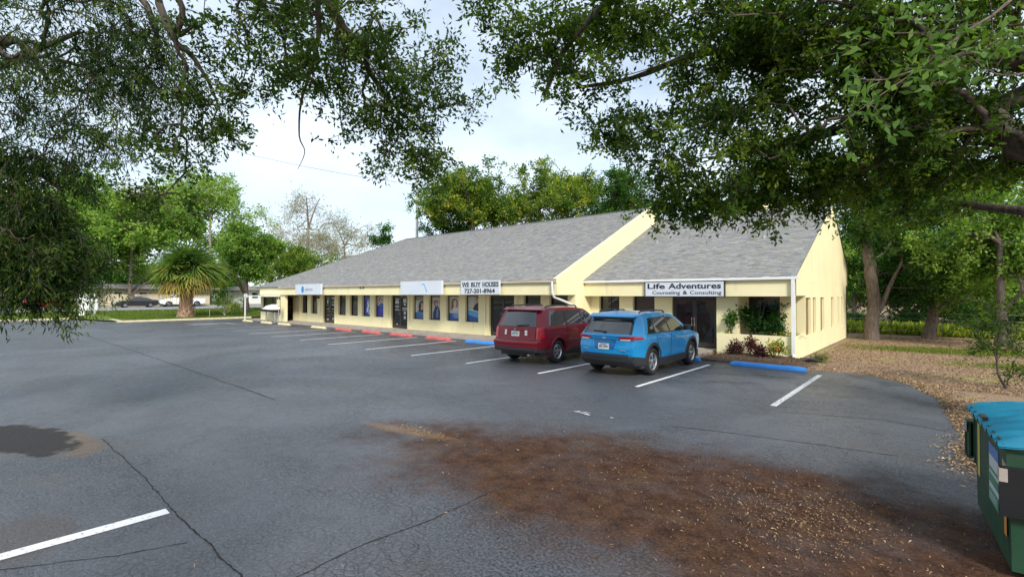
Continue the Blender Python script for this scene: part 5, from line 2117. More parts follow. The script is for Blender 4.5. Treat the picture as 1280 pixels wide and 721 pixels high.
g = at(102.5, 397.5, 44.5)
board('blank white square sign board on a short pedestal on the lawn', (g.x, g.y, .12), 1.05, .62, 1.90, .30, .38)
g = at(118, 397, 45.5)
board('narrow blank white sign board, the smaller one on the lawn', (g.x, g.y, .12), .52, .62, 1.62, .25, .18)
g = at(81, 396, 46)
post_sign('thin pale post standing on the lawn beside the square white board', g.x, g.y, .12, 1.65, .04, name='post', cat='post')
for px, lb in ((244, 'thin stake standing just beside the palm trunk'), (262, 'thin stake between the palm and the yellow bush')):
    g = at(px, 396, 44.5)
    post_sign(lb, g.x, g.y, .12, .95, .025, name='stake', cat='stake', post_mat='concrete')
g = at(307, 398, 46)
post_sign('street sign post beside the tree left of the building', g.x, g.y, .12, 2.15, .035, [(-.16, .16, 1.75, 2.15, 'steel')], rot=1.0)
post_sign('reserved parking sign on a post at the pavement edge', -37.2, 15.55, 0, 1.95, .03, [(-.17, .17, 1.30, 1.80, 'yellow_stop'), (-.17, .17, 1.08, 1.27, 'white')], rot=.25)
# flat white canopy over the last window
cn = thing('window_canopy', 'flat white metal canopy over the last window on two posts', 'canopy', (-41.1, 15.35, 0))
mb = MB()
mb.box(-1.5, 2.6, -.35, .86, 2.02, 2.10)
mb.build('canopy_top', M['white'], cn)
for xx in (-1.42,):
    mb = MB()
    mb.box(xx - .03, xx + .03, -.30, -.24, -.02, 2.019)
    mb.build('post', M['white'], cn)
# hooded form standing in for a car reflection in the window glass
refl = thing('reflection_form', 'pale hooded machine with a dark underside standing in for a reflection in the last window', 'form', (-39.2, 15.75, 0))
mb = MB()
mb.loft([[(-1.0, -.3, .85), (.9, -.3, .85), (.9, .3, .85), (-1.0, .3, .85)], [(-1.15, -.35, 1.05), (.9, -.35, 1.0), (.9, .35, 1.0), (-1.15, .35, 1.05)]], True)
mb.face([(-1.0, -.3, .85), (-1.0, .3, .85), (.9, .3, .85), (.9, -.3, .85)])
mb.build('base_tray', M['black'], refl)
mb = MB()
mb.loft([[(-.8, -.33, 1.03), (.85, -.33, 1.01), (.85, .33, 1.01), (-.8, .33, 1.03)], [(-.25, -.25, 1.30), (.8, -.25, 1.42), (.8, .25, 1.42), (-.25, .25, 1.30)]], True)
mb.face([(-.25, -.25, 1.30), (.8, -.25, 1.42), (.8, .25, 1.42), (-.25, .25, 1.30)])
mb.build('hood', M['white'], refl)
for xx in (-.8, .8):
    mb = MB()
    mb.box(xx - .025, xx + .025, -.03, .03, -.01, .849)
    mb.build('leg', M['steel'], refl)
# black corrugated drain by the downspout
hz_ = thing('drain_pipe', 'short black corrugated drain pipe lying by the foot of the white downspout', 'pipe', (-3.15, 17.75, .03))
mb = MB()
mb.tube([(-.25 + i * .02, .05 * math.sin(i * .2), .06) for i in range(26)], [.055 + .008 * (i % 2) for i in range(26)], 10)
mb.build('pipe', M['trim_black'], hz_, smooth=50)
# antenna mast behind the roof
g = at(521, 380, 62)
mast = thing('antenna_mast', 'slim grey mast standing tall behind the shingle roof', 'mast', (g.x, g.y, 0))
mb = MB()
mb.tube([(0, 0, 0), (0, 0, 9), (0, 0, 18.5)], [.22, .18, .14], 8)
mb.build('mast', M['steel'], mast, smooth=50)
mb = MB()
mb.box(-.5, .5, -.03, .03, 17.4, 17.5)
mb.build('cross_arm', M['steel'], mast)
a, b = at(150, 148, 70), at(560, 236, 62)
pl_ = MB()
pl_.tube([a + (b - a) * t + Vector((0, 0, -1.2 * 4 * t * (1 - t))) for t in [i / 24 for i in range(25)]], .022, 4)
tag(pl_.build('power_line', M['wire']), 'thin overhead power line crossing the pale sky', 'cable')


# ---- low houses across the street
def house(label, x, y, w, d, h, rot, mat, roofh=.5, z=.5, garage=True, fl=1.2):
    root = thing('house', label, 'house', (x, y, z), rot)
    mb = MB()
    mb.box(0, d, -w / 2, w / 2, -.2, h)
    mb.build('wall', M[mat], root)
    mb = MB()
    for i in range(2):
        s = fl * (1 - i * .9)
        mb.loft([[(-s, -w / 2 - s, h + .002 + i * .22), (d + s, -w / 2 - s, h + .002 + i * .22), (d + s, w / 2 + s, h + .002 + i * .22), (-s, w / 2 + s, h + .002 + i * .22)], [(-s, -w / 2 - s, h + .22 + i * roofh), (d + s, -w / 2 - s, h + .22 + i * roofh), (d + s, w / 2 + s, h + .22 + i * roofh), (-s, w / 2 + s, h + .22 + i * roofh)]], True)
        mb.face([(-s, -w / 2 - s, h + .22 + i * roofh), (d + s, -w / 2 - s, h + .22 + i * roofh), (d + s, w / 2 + s, h + .22 + i * roofh), (-s, w / 2 + s, h + .22 + i * roofh)])
    mb.build('roof', M['house_roof'], root)
    for yy in np.arange(-w / 2 + 1.5, w / 2 - 1.2, 3.1):
        mb = MB()
        mb.box(d - .02, d + .06, yy - .55, yy + .55, 1.0, 2.1)
        o = mb.build('window', M['white'], root)
        mb = MB()
        mb.box(d + .061, d + .07, yy - .48, yy + .48, 1.07, 2.03)
        mb.build('pane', M['glass'], o)
    mb = MB()
    mb.box(d - .02, d + .05, .1, 1.05, 0, 2.05)
    mb.build('door', M['dark_frame'], root)
    return root


house('low beige flat roofed house across the street behind the black sedan', -104, 21, 14, 9, 2.6, 0, 'house_beige')
house('pale low house across the street behind the white pickup truck', -103, 42, 17, 9, 2.5, 0, 'white')
house('beige low house across the street beyond the far end of the shops', -103, 66, 18, 9, 2.7, 0, 'house_beige')
fr = thing('board_fence', 'beige board fence between the two houses across the street', 'fence', (-93, 19, .5))
for i in range(26):
    b_ = MB()
    b_.bevel_box(-.02, .02, i * .32 - 5, i * .32 - 5 + .30, -.05, 1.75 + random.uniform(-.03, .03), .005)
    b_.build('plank', M['house_beige'], fr)


# ================================================================== PALM
def frond_mesh(seed, dry=False):
    rng = np.random.default_rng(seed)
    V, F = [], []
    n = 26
    Lp = .62
    # stalk
    for i in range(n):
        a = -2.15 + 4.3 * i / (n - 1)
        L = rng.uniform(1.05, 1.3) * (1.05 - .12 * abs(a))
        d = np.array([math.cos(a), math.sin(a), 0])
        s = np.array([-math.sin(a), math.cos(a), 0])
        o = np.array([Lp, 0, 0])
        w = .045
        fold = .10 * (1 if i % 2 else -1) * .3
        drop = rng.uniform(.55, 1.15) + (.4 if dry else 0)
        k = len(V)
        for t in (0, .4, .75, 1.):
            c = o + d * L * t * (1 - .12 * t * drop) + np.array([0, 0, fold * t - drop * t ** 2.2 * .65 - .10 * abs(a) * t])
            ww = w * (.35 + 1.1 * t if t < .4 else (1.1 - t) * 1.2)
            V += [c + s * ww, c - s * ww]
        for q in range(3):
            F.append((k + 2 * q, k + 2 * q + 1, k + 2 * q + 3, k + 2 * q + 2))
    k = len(V)
    for t in (0, .5, 1.):
        c = np.array([Lp * t, 0, .10 * math.sin(t * 3.1)])
        V += [c + [0, .025, 0], c - [0, .025, 0], c + [0, 0, .02]]
    for q in range(2):
        for e in range(3):
            F.append((k + 3 * q + e, k + 3 * q + (e + 1) % 3, k + 3 * q + 3 + (e + 1) % 3, k + 3 * q + 3 + e))
    return np.array(V), np.array(F), rng


pb = at(232, 396, 43.6)
palm = thing('palm_tree', 'cabbage palm with a shaggy fan crown and rough trunk at the lot corner', 'palm tree', (pb.x, pb.y, .10))
mb = MB()
mb.tube([(.0, 0, -.15), (-.03, 0, .25), (.02, .02, 1.0), (.12, .05, 2.0), (.16, .06, 3.3), (.15, .06, 4.0)], [.78, .66, .50, .44, .46, .35], 16)
trunk = mb.build('trunk', M['bark_palm'], palm, smooth=60)
bm_ = MB()
rr = random.Random(3)
for i in range(120):
    z = .15 + 3.2 * (i / 120)
    a = i * 2.399
    r = np.interp(z, [0, .25, 1., 2., 3.1, 3.7], [.74, .66, .50, .44, .46, .36])
    cx, cy = np.interp(z, [0, 1, 2, 3.1], [0, .02, .12, .16]), .04
    d = Vector((math.cos(a), math.sin(a), 0))
    s = Vector((-math.sin(a), math.cos(a), 0))
    p = Vector((cx, cy, z)) + d * (r - .04)
    l = rr.uniform(.22, .34)
    q = p + d * .11 + Vector((0, 0, l))
    bm_.loft([[p + s * .11, p + d * .05, p - s * .11, p - d * .04], [q + s * .05, q + d * .03, q - s * .05, q - d * .02]], True)
    bm_.face([q + s * .05, q + d * .03, q - s * .05, q - d * .02])
bm_.build('leaf_boots', M['bark_palm'], trunk)
protos = {}
for k in range(6):
    V, F, rng = frond_mesh(70 + k, k >= 4)
    protos[k] = np_mesh('frond', V, F, M['palm_dry' if k >= 4 else 'palm_leaf'], palm, (0, 0, 0), np.clip(rng.normal(.2 + .2 * (k % 4), .14, len(F)), 0, 1))
used = set()
nf = 92
for i in range(nf):
    t = (i + .5) / nf
    el = math.radians(82 - 104 * t ** .85) + rr.uniform(-.24, .24)
    az = i * 2.39996 + rr.uniform(-.2, .2)
    k = rr.choice((4, 5)) if (t > .95 or (t > .62 and rr.random() < .25)) else (rr.choice((0, 0, 1)) if t < .45 else rr.choice((1, 2, 3)))
    if k in used:
        o = protos[k].copy()
        COL.objects.link(o)
    else:
        o = protos[k]
        used.add(k)
    s = rr.uniform(1.35, 2.0) * (1.0 if t > .2 else .95) * (.85 if k >= 4 else 1)
    o.parent = palm
    o.location = (.15 + .18 * math.cos(az), .06 + .18 * math.sin(az), 3.75 + .55 * (1 - t))
    o.rotation_euler = (rr.uniform(-.9, .9), -el, az)
    o.scale = (s, s, s)

# ================================================================== TREES
def rfp(r, f, z, rad=None):
    v = rf(r, f, z)
    return (v.x, v.y, v.z) if rad is None else (v.x, v.y, v.z, rad)


def blob(px, py, d, rx, ry, n, dz=None):
    """leafy mass centred in that direction: half width rx, half height ry in metres"""
    c = at(px, py, d)
    return (c.x, c.y, c.z, rx, rx if dz is None else dz, ry, n)


def L(*pts):
    """a limb from points (px, py, distance, radius)"""
    out = []
    for px, py, d, r in pts:
        c = at(px, py, d)
        out.append((c.x, c.y, c.z, r))
    return out


def k6(d):
    return d / 605.


def masses(spec):
    """spec rows: px, py, half width px, half height px, distance, points"""
    out = []
    for px, py, hx, hy, d, n in spec:
        c = at(px, py, d)
        out.append((c.x, c.y, c.z, hx * k6(d), max(.5, hx * k6(d) * .9), hy * k6(d), n))
    return out


# ---- spreading oak whose limbs reach in from outside the right edge
oakR = [[rfp(9.4, 6.2, 0, .62), rfp(9.3, 6.2, 1.4, .50), rfp(9.0, 6.3, 3.0, .44), rfp(8.3, 6.6, 4.4, .34)],
        L((1330, 190, 7.2, .27), (1262, 172, 7.6, .20), (1232, 140, 8.0, .17), (1190, 128, 8.4, .14), (1090, 150, 9.0, .10), (960, 190, 9.4, .06)),
        L((1330, 90, 7.4, .22), (1190, 60, 7.6, .15), (1092, 26, 7.8, .12), (1010, 60, 8.2, .10), (880, 66, 8.6, .07), (790, 98, 9.0, .045), (720, 110, 9.2, .03)),
        L((1330, 20, 7.5, .2), (1160, -40, 7.4, .14), (960, -40, 7.5, .11), (800, -20, 7.8, .08), (715, 50, 8.2, .05), (680, 120, 8.5, .03)),
        L((1330, 260, 8.0, .12), (1240, 260, 9.0, .07), (1170, 250, 9.6, .045))]
mR = masses([(905, 150, 125, 85, 8.8, 270), (985, 215, 85, 60, 9.0, 165), (830, 225, 50, 42, 9.0, 70), (870, 255, 28, 26, 9.2, 24), (905, 265, 26, 24, 9.2, 22), (760, 60, 95, 70, 8.4, 120), (905, 40, 120, 60, 8.0, 190),
             (1075, 50, 110, 70, 7.6, 190), (1190, 60, 110, 85, 7.4, 170), (1100, 170, 110, 60, 8.4, 160), (1220, 200, 90, 55, 8.4, 150), (1180, 130, 70, 60, 8.8, 90), (700, 95, 60, 60, 8.6, 46), (655, 45, 40, 50, 8.4, 28), (662, 145, 28, 26, 8.8, 10),
             (612, 70, 18, 24, 8.6, 5), (780, 165, 45, 40, 8.8, 60), (1055, 228, 45, 24, 9.2, 45), (1036, 258, 26, 18, 9.3, 16), (1130, 255, 60, 32, 9.6, 50), (1210, 270, 70, 30, 9.8, 44), (690, 10, 90, 40, 8.0, 46), (1060, -60, 260, 60, 7.4, 130), (760, -60, 200, 50, 7.4, 76), (960, 285, 14, 20, 9.2, 6)])
tree('oak_tree', 'dark spreading oak leaning in overhead from beyond the dumpster', 'oak tree', oakR, mR, (.100, .046), (M['bark_oak'], M['oak_leaf']), 21, per=45, twig=.30, tip=.0042, sides=5, tones=(.42, .26), rmax=.06, k=.30, clump=5, cs=.22)

# ---- oak behind the viewer; thin boughs hang into the sky at the top
oakL = [[rfp(-1.2, -3.4, 0, .5), rfp(-1.2, -3.3, 2.2, .40), rfp(-1.3, -2.4, 4.6, .32), rfp(-1.5, -.4, 6.4, .22)],
        [rfp(-1.5, -.4, 6.4, .16), rfp(-1.7, 2.5, 6.9, .12)] + L((392, -60, 6.0, .075), (425, 30, 6.4, .060), (455, 60, 6.6, .050), (462, 90, 6.8, .038), (500, 140, 7.2, .022), (540, 170, 7.4, .012)),
        L((392, -60, 6.0, .05), (398, 20, 6.3, .036), (398, 48, 6.4, .030), (388, 90, 6.6, .022), (376, 130, 6.8, .016), (374, 170, 6.9, .011), (381, 190, 6.9, .007), (372, 212, 6.9, .003)),
        L((470, 20, 6.6, .020), (486, 90, 6.8, .014), (476, 150, 7.0, .008), (484, 215, 7.1, .003)),
        L((420, 20, 6.4, .018), (432, 80, 6.6, .012), (424, 130, 6.8, .006), (430, 178, 6.9, .003)),
        L((300, 0, 6.4, .018), (312, 60, 6.6, .012), (300, 120, 6.8, .006), (306, 150, 6.9, .003)),
        L((392, -60, 6.0, .05), (330, 0, 6.2, .034), (352, 40, 6.4, .026), (360, 75, 6.6, .014), (385, 100, 6.7, .008)),
        [rfp(-1.7, 2.5, 6.9, .10)] + L((190, -60, 6.0, .06), (214, 42, 6.4, .042), (240, 70, 6.6, .032), (262, 105, 6.8, .022), (272, 130, 7.0, .012)),
        L((190, -60, 6.0, .05), (228, 10, 6.2, .036), (219, 45, 6.3, .034), (246, 30, 6.4, .02))]
mL = masses([(330, 40, 60, 50, 6.5, 30), (420, 70, 65, 60, 6.6, 61), (500, 90, 65, 70, 6.9, 79), (545, 130, 38, 55, 7.2, 37), (470, 150, 55, 45, 7.0, 44), (450, 40, 90, 40, 6.4, 55), (560, 85, 24, 45, 7.2, 14), (500, 200, 40, 20, 7.3, 16),
             (535, 205, 26, 22, 7.3, 11), (360, 100, 40, 30, 6.7, 21), (290, 130, 40, 30, 6.9, 23), (270, 60, 40, 50, 6.6, 27), (310, 175, 18, 24, 7.0, 6), (250, 150, 44, 40, 6.8, 30), (240, 200, 35, 26, 6.9, 19), (210, 250, 32, 28, 7.0, 22), (175, 190, 40, 40, 6.9, 24),
             (400, -40, 200, 50, 6.0, 55), (395, 178, 20, 14, 6.9, 3), (440, 205, 12, 12, 7.1, 2), (350, 15, 50, 26, 6.3, 21), (200, 275, 22, 22, 7.1, 7)])
tree('oak_tree', 'oak boughs with small dark leaves hanging into the sky over the lot', 'oak tree', oakL, mL, (.074, .034), (M['bark_oak'], M['oak_leaf']), 22, per=36, twig=.26, tip=.0034, sides=5, tones=(.30, .22), rmax=.03, k=.30, clump=4, cs=.15)

# ---- weeping narrow-leaved tree down the left edge
wp = [[rfp(-10.2, 6.4, 0, .40), rfp(-10.0, 6.4, 2.0, .33), rfp(-9.6, 6.5, 4.2, .27), rfp(-8.9, 6.7, 5.6, .20)],
      L((-30, 60, 7.0, .12), (22, 52, 7.1, .05), (60, 100, 7.2, .03)),
      L((-60, 110, 7.0, .12), (-10, 88, 7.1, .055), (40, 66, 7.2, .04), (100, 40, 7.3, .025)),
      [rfp(-8.9, 6.7, 5.6, .18)] + L((-40, -40, 7.0, .12), (60, -50, 6.9, .08), (170, -10, 6.8, .05), (200, 60, 6.9, .03)),
      L((-60, 180, 7.2, .08), (20, 200, 7.4, .04), (80, 240, 7.5, .02))]
mW = masses([(34, 300, 52, 66, 7.3, 330), (80, 318, 30, 34, 7.4, 80), (46, 368, 20, 16, 7.3, 22), (70, 362, 14, 14, 7.2, 10), (24, 352, 12, 10, 7.2, 8), (40, 205, 55, 34, 7.3, 90), (120, 95, 70, 45, 7.0, 58), (165, 50, 50, 45, 6.8, 40), (55, 45, 70, 45, 7.0, 44), (40, 120, 50, 36, 7.1, 32), (190, 130, 24, 40, 6.9, 28),
             (105, 165, 44, 28, 7.1, 46), (100, 215, 20, 18, 7.4, 10), (215, 95, 18, 28, 6.9, 16), (0, 240, 30, 70, 7.2, 80), (110, 0, 110, 22, 6.8, 50), (-70, 230, 50, 110, 7.2, 60), (-40, 50, 60, 80, 7.0, 34)])
tree('weeping_tree', 'dark weeping tree with narrow leaves drooping nearly to the lot', 'tree', wp, mW, (.092, .021), (M['bark_oak'], M['weep_leaf']), 23, per=48, twig=.40, tip=.0040, sides=5, weep=.65, droop=.12, tones=(.36, .28), rmax=.04, spread=.45, k=.30, clump=3, cs=.12)

# ---- young branch with broad leaves close overhead on the right
yb_ = [[rfp(4.6, 2.2, 0, .09), rfp(4.5, 2.3, 2.0, .07), rfp(4.2, 2.6, 3.4, .05)],
       L((1340, -40, 3.6, .020), (1240, 20, 3.6, .011), (1200, 45, 3.6, .008), (1150, 85, 3.6, .0055), (1085, 130, 3.6, .0035), (1052, 155, 3.6, .002)),
       L((1220, 30, 3.6, .006), (1170, 40, 3.7, .0045), (1110, 42, 3.8, .004)),
       L((1150, 85, 3.6, .006), (1105, 100, 3.5, .004), (1072, 98, 3.5, .003)),
       L((1340, 60, 4.0, .012), (1260, 95, 4.0, .006), (1210, 70, 4.0, .004))]
mY = masses([(1050, 158, 10, 6, 3.6, 1), (1075, 100, 16, 10, 3.5, 3), (1100, 45, 12, 8, 3.8, 2), (1150, 88, 26, 14, 3.6, 4), (1110, 130, 20, 14, 3.6, 3), (1190, 60, 40, 26, 3.7, 5), (1225, 70, 26, 20, 4.0, 4), (1215, 20, 50, 20, 3.7, 5), (1140, 15, 40, 12, 3.8, 3), (1120, 150, 14, 8, 3.6, 1), (1260, 60, 20, 50, 3.9, 4)])
tree('broad_leaved_tree', 'slender branch of broad bright green leaves close above the dumpster side', 'tree', yb_, mY, (.095, .044), (M['bark_grey'], M['near_leaf']), 24, per=12, twig=.14, tip=.0016, tones=(.5, .25), rmax=.004, sides=5)


# ---- trees of the background
def simple_tree(name, label, cat, px, d, base_py, h_px, w_px, mat, bark, seed, n=320, leaf=(.34, .2), trunk_r=.3, trunk_frac=.35, k=9, per=36, twig=1.1, group=None, flat=.8, z0=None, tones=(.5, .24), lean=0., depth=None, clump=5):
    g = at(px, base_py, d)
    z0 = max(-.03, min(.5, g.z)) if z0 is None else z0
    top = at(px, base_py - h_px, d).z
    H = top - z0
    rw = w_px * k6(d) / 2
    cz = z0 + H * (trunk_frac + (1 - trunk_frac) * .5)
    rz = H * (1 - trunk_frac) * .5
    rng = random.Random(seed)
    limbs = [[(g.x, g.y, z0, trunk_r * 1.35), (g.x + .1, g.y, z0 + H * .1, trunk_r), (g.x + lean * .5, g.y + rng.uniform(-.3, .3), z0 + H * trunk_frac * .8, trunk_r * .8), (g.x + lean, g.y, z0 + H * .62, trunk_r * .4)]]
    for q in range(4):
        a = rng.uniform(0, 6.28)
        b0 = limbs[0][2] if q % 2 else limbs[0][3]
        limbs.append([(b0[0], b0[1], b0[2], trunk_r * .4), (b0[0] + math.cos(a) * rw * .3, b0[1] + math.sin(a) * rw * .3, b0[2] + H * .12, trunk_r * .28), (b0[0] + math.cos(a) * rw * .6, b0[1] + math.sin(a) * rw * .6, b0[2] + H * .2, trunk_r * .12)])
    bl = lumps((g.x + lean, g.y, cz), (rw, depth or rw, rz), k, n, seed, flat, .24, .58)
    return tree(name, label, cat, limbs, bl, leaf, (M[bark], M[mat]), seed, per=per, twig=twig, tip=.012, group=group, k=.25, sides=4, tones=tones, rmax=trunk_r * .4, clump=clump, cs=rw * .075)


BG = 'trees beyond the street'
simple_tree('broadleaf_tree', 'bright green leafy tree standing left of the palm across the street', 'tree', 165, 74, 386, 165, 150, 'green_leaf', 'bark_grey', 31, 800, (.50, .32), .3, .12, 14, group=BG)
simple_tree('broadleaf_tree', 'bright green bushy tree behind the red pickup truck', 'tree', 85, 78, 386, 200, 170, 'green_leaf', 'bark_grey', 32, 700, (.52, .32), .3, .08, 14, group=BG)
simple_tree('broadleaf_tree', 'pale green open tree rising highest between the weeping tree and the palm', 'tree', 262, 92, 386, 186, 150, 'green_leaf', 'bark_pale', 33, 520, (.46, .27), .35, .25, 14, 30, 1.5, BG, tones=(.75, .2))
simple_tree('broadleaf_tree', 'rounded deep green tree with a brown trunk beside the building end', 'tree', 307, 52, 392, 118, 84, 'green_leaf', 'bark_oak', 34, 760, (.25, .15), .33, .22, 13, 38, .7, tones=(.38, .24))
simple_tree('broadleaf_tree', 'grey green tree far back, seen between the tall tree and the weeping one', 'tree', 205, 105, 386, 175, 150, 'pale_leaf', 'bark_pale', 35, 480, (.5, .28), .35, .3, 12, 24, 1.5, BG, tones=(.35, .2))
simple_tree('bare_tree', 'nearly bare pale tree with fine twigs left of the roof', 'tree', 380, 84, 386, 160, 125, 'pale_leaf', 'bark_pale', 36, 460, (.30, .13), .42, .28, 12, 12, 2.2, BG, lean=1.5)
simple_tree('bare_tree', 'smaller bare pale tree just left of the roof slope', 'tree', 430, 88, 386, 126, 90, 'pale_leaf', 'bark_pale', 37, 360, (.30, .14), .32, .3, 11, 15, 2.0, BG)
simple_tree('broadleaf_tree', 'yellow green shrubby tree behind the far corner of the roof', 'tree', 372, 68, 388, 88, 115, 'gold_leaf', 'bark_grey', 38, 560, (.30, .17), .22, .1, 12, 34, .9, tones=(.40, .2))
simple_tree('broadleaf_tree', 'small dark tree top peeking over the hip of the roof', 'tree', 478, 76, 386, 106, 30, 'deep_leaf', 'bark_oak', 39, 70, (.30, .18), .18, .55, 6, 30, .9)
simple_tree('broadleaf_tree', 'green tree at the far left behind the weeping tree', 'tree', -10, 66, 390, 210, 190, 'green_leaf', 'bark_grey', 40, 380, (.42, .25), .32, .1, 13, group=BG)
simple_tree('broadleaf_tree', 'low wide green tree behind the low house across the street', 'tree', 175, 120, 384, 62, 150, 'deep_leaf', 'bark_oak', 44, 520, (.6, .36), .3, .02, 14, 34, 1.5, BG, tones=(.6, .22))
simple_tree('broadleaf_tree', 'low wide green tree far behind the palm', 'tree', 285, 120, 384, 66, 120, 'green_leaf', 'bark_oak', 45, 460, (.6, .36), .3, .02, 14, 34, 1.5, BG, tones=(.35, .22))
simple_tree('broadleaf_tree', 'low green tree far off at the left end of the street', 'tree', 60, 115, 384, 80, 150, 'green_leaf', 'bark_oak', 46, 460, (.6, .36), .3, .02, 14, 34, 1.5, BG, tones=(.3, .22))
# bush beside the palm
simple_tree('bush', 'loose yellow green bush with pale stems between palm and building', 'bush', 281, 46, 396, 33, 50, 'gold_leaf', 'bark_pale', 41, 90, (.13, .075), .05, .15, 8, 24, .35, tones=(.45, .25))
# behind the roof
simple_tree('broadleaf_tree', 'tall sunlit gold and green tree behind the roof, nearest the mast', 'tree', 602, 56, 386, 190, 150, 'gold_leaf', 'bark_grey', 51, 760, (.28, .17), .38, .40, 15, 42, .9, 'trees behind the roof', tones=(.36, .27), lean=-1.5)
simple_tree('broadleaf_tree', 'tall gold green tree behind the middle of the roof', 'tree', 690, 58, 386, 190, 160, 'gold_leaf', 'bark_grey', 52, 760, (.29, .17), .38, .38, 15, 42, .9, 'trees behind the roof', tones=(.40, .27))
simple_tree('broadleaf_tree', 'deep green tree behind the ridge beside the cream gable step', 'tree', 785, 52, 386, 180, 110, 'deep_leaf', 'bark_oak', 53, 460, (.25, .15), .38, .38, 14, 42, .9, 'trees behind the roof', tones=(.55, .25))
simple_tree('broadleaf_tree', 'low dark tree behind the left part of the roof ridge', 'tree', 560, 62, 386, 128, 70, 'deep_leaf', 'bark_oak', 54, 200, (.26, .16), .3, .42, 9, 38, .9, 'trees behind the roof', tones=(.45, .25))
simple_tree('broadleaf_tree', 'dark green tree behind the right hand gable', 'tree', 930, 50, 386, 190, 150, 'deep_leaf', 'bark_oak', 55, 380, (.28, .17), .38, .38, 13, 38, .9, 'trees behind the roof', tones=(.45, .25))

# ---- right yard
tr1 = [L((1090, 424, 23.6, .62)) [0], L((1089, 405, 23.6, .29))[0], L((1093, 380, 23.6, .27))[0], L((1088, 340, 23.6, .25))[0], L((1084, 305, 23.6, .2))[0], L((1088, 260, 23.6, .15))[0]]
tr1[0] = (tr1[0][0], tr1[0][1], -.1, .36)
l1 = [tr1, L((1095, 392, 23.6, .13), (1104, 378, 23.5, .11), (1111, 360, 23.4, .09), (1126, 330, 23.2, .05)), L((1084, 305, 23.6, .16), (1110, 270, 23.6, .1), (1140, 250, 23.4, .06)), L((1084, 305, 23.6, .16), (1068, 270, 23.8, .1), (1060, 240, 24, .06))]
m1 = masses([(1086, 288, 26, 22, 23.2, 70), (1130, 300, 45, 45, 23.6, 190), (1125, 350, 40, 34, 24.5, 130), (1100, 235, 50, 40, 24, 130), (1180, 290, 50, 45, 24, 130), (1060, 250, 22, 30, 25, 30), (1150, 375, 40, 26, 25, 70)])
tree('yard_tree', 'big grey trunked tree with a forked trunk right of the building', 'tree', l1, m1, (.15, .085), (M['bark_grey'], M['deep_leaf']), 61, per=42, twig=.5, tip=.008, clump=4, cs=.3, tones=(.38, .25), rmax=.09, sides=5)
tr2 = [L((1161, 426, 24.2, .5))[0], L((1163, 412, 24.2, .26))[0], L((1167, 390, 24.2, .23))[0], L((1172, 372, 24.2, .19))[0], L((1180, 340, 24.2, .14))[0]]
tr2[0] = (tr2[0][0], tr2[0][1], -.1, .34)
l2 = [tr2, L((1170, 385, 24.2, .16), (1188, 376, 24.0, .14), (1206, 374, 23.8, .11), (1214, 360, 23.7, .08), (1206, 332, 23.6, .05)), L((1172, 372, 24.2, .12), (1162, 340, 24, .08), (1168, 310, 24, .05))]
m2 = masses([(1195, 330, 40, 45, 23.5, 130), (1235, 345, 40, 45, 22, 120), (1180, 360, 24, 22, 23.5, 40)])
tree('yard_tree', 'smaller leaning tree with a low bent limb in the leafy yard', 'tree', l2, m2, (.15, .085), (M['bark_grey'], M['green_leaf']), 62, per=42, twig=.5, tip=.008, clump=4, cs=.3, tones=(.42, .25), rmax=.08, sides=5)
simple_tree('yard_tree', 'sunlit yellow green tree at the far side of the yard', 'tree', 1252, 19, 432, 205, 140, 'green_leaf', 'bark_oak', 63, 520, (.15, .085), .2, .25, 13, 40, .55, tones=(.50, .26))
simple_tree('yard_tree', 'bright green tree just past the rear corner of the end wall', 'tree', 1068, 38, 408, 130, 76, 'green_leaf', 'bark_grey', 64, 480, (.22, .13), .2, .15, 11, 40, .7, tones=(.5, .22))
simple_tree('yard_tree', 'dense dark tree behind the two trunks at the back of the yard', 'tree', 1135, 36, 410, 140, 130, 'deep_leaf', 'bark_oak', 65, 760, (.24, .14), .25, .08, 14, 40, .7, tones=(.30, .22))
simple_tree('yard_tree', 'dense dark tree filling the far corner of the yard', 'tree', 1230, 34, 412, 150, 150, 'deep_leaf', 'bark_oak', 66, 700, (.24, .14), .25, .06, 14, 40, .7, tones=(.34, .22))
simple_tree('yard_tree', 'tall green tree high over the yard, behind the oak limb', 'tree', 1180, 46, 400, 240, 240, 'green_leaf', 'bark_oak', 67, 760, (.30, .17), .3, .35, 15, 40, .9, tones=(.4, .25))
simple_tree('yard_tree', 'tree standing past the right edge of the yard', 'tree', 1330, 26, 424, 240, 150, 'deep_leaf', 'bark_oak', 68, 320, (.2, .11), .25, .2, 11, 40, .7, tones=(.45, .24))
simple_tree('yard_tree', 'leafy bright green tree low behind the wire fence, past the gable', 'tree', 1095, 40, 408, 108, 90, 'green_leaf', 'bark_oak', 91, 620, (.22, .13), .15, .03, 13, 40, .7, tones=(.42, .24))
simple_tree('yard_tree', 'leafy bright green tree low behind the wire fence, past the bent limb', 'tree', 1195, 40, 408, 120, 110, 'green_leaf', 'bark_oak', 92, 700, (.22, .13), .15, .03, 13, 40, .7, tones=(.36, .24))
simple_tree('yard_tree', 'dark leafy tree low behind the wire fence near the edge of the yard', 'tree', 1270, 36, 410, 110, 110, 'deep_leaf', 'bark_oak', 93, 600, (.2, .12), .15, .03, 13, 40, .7, tones=(.5, .24))
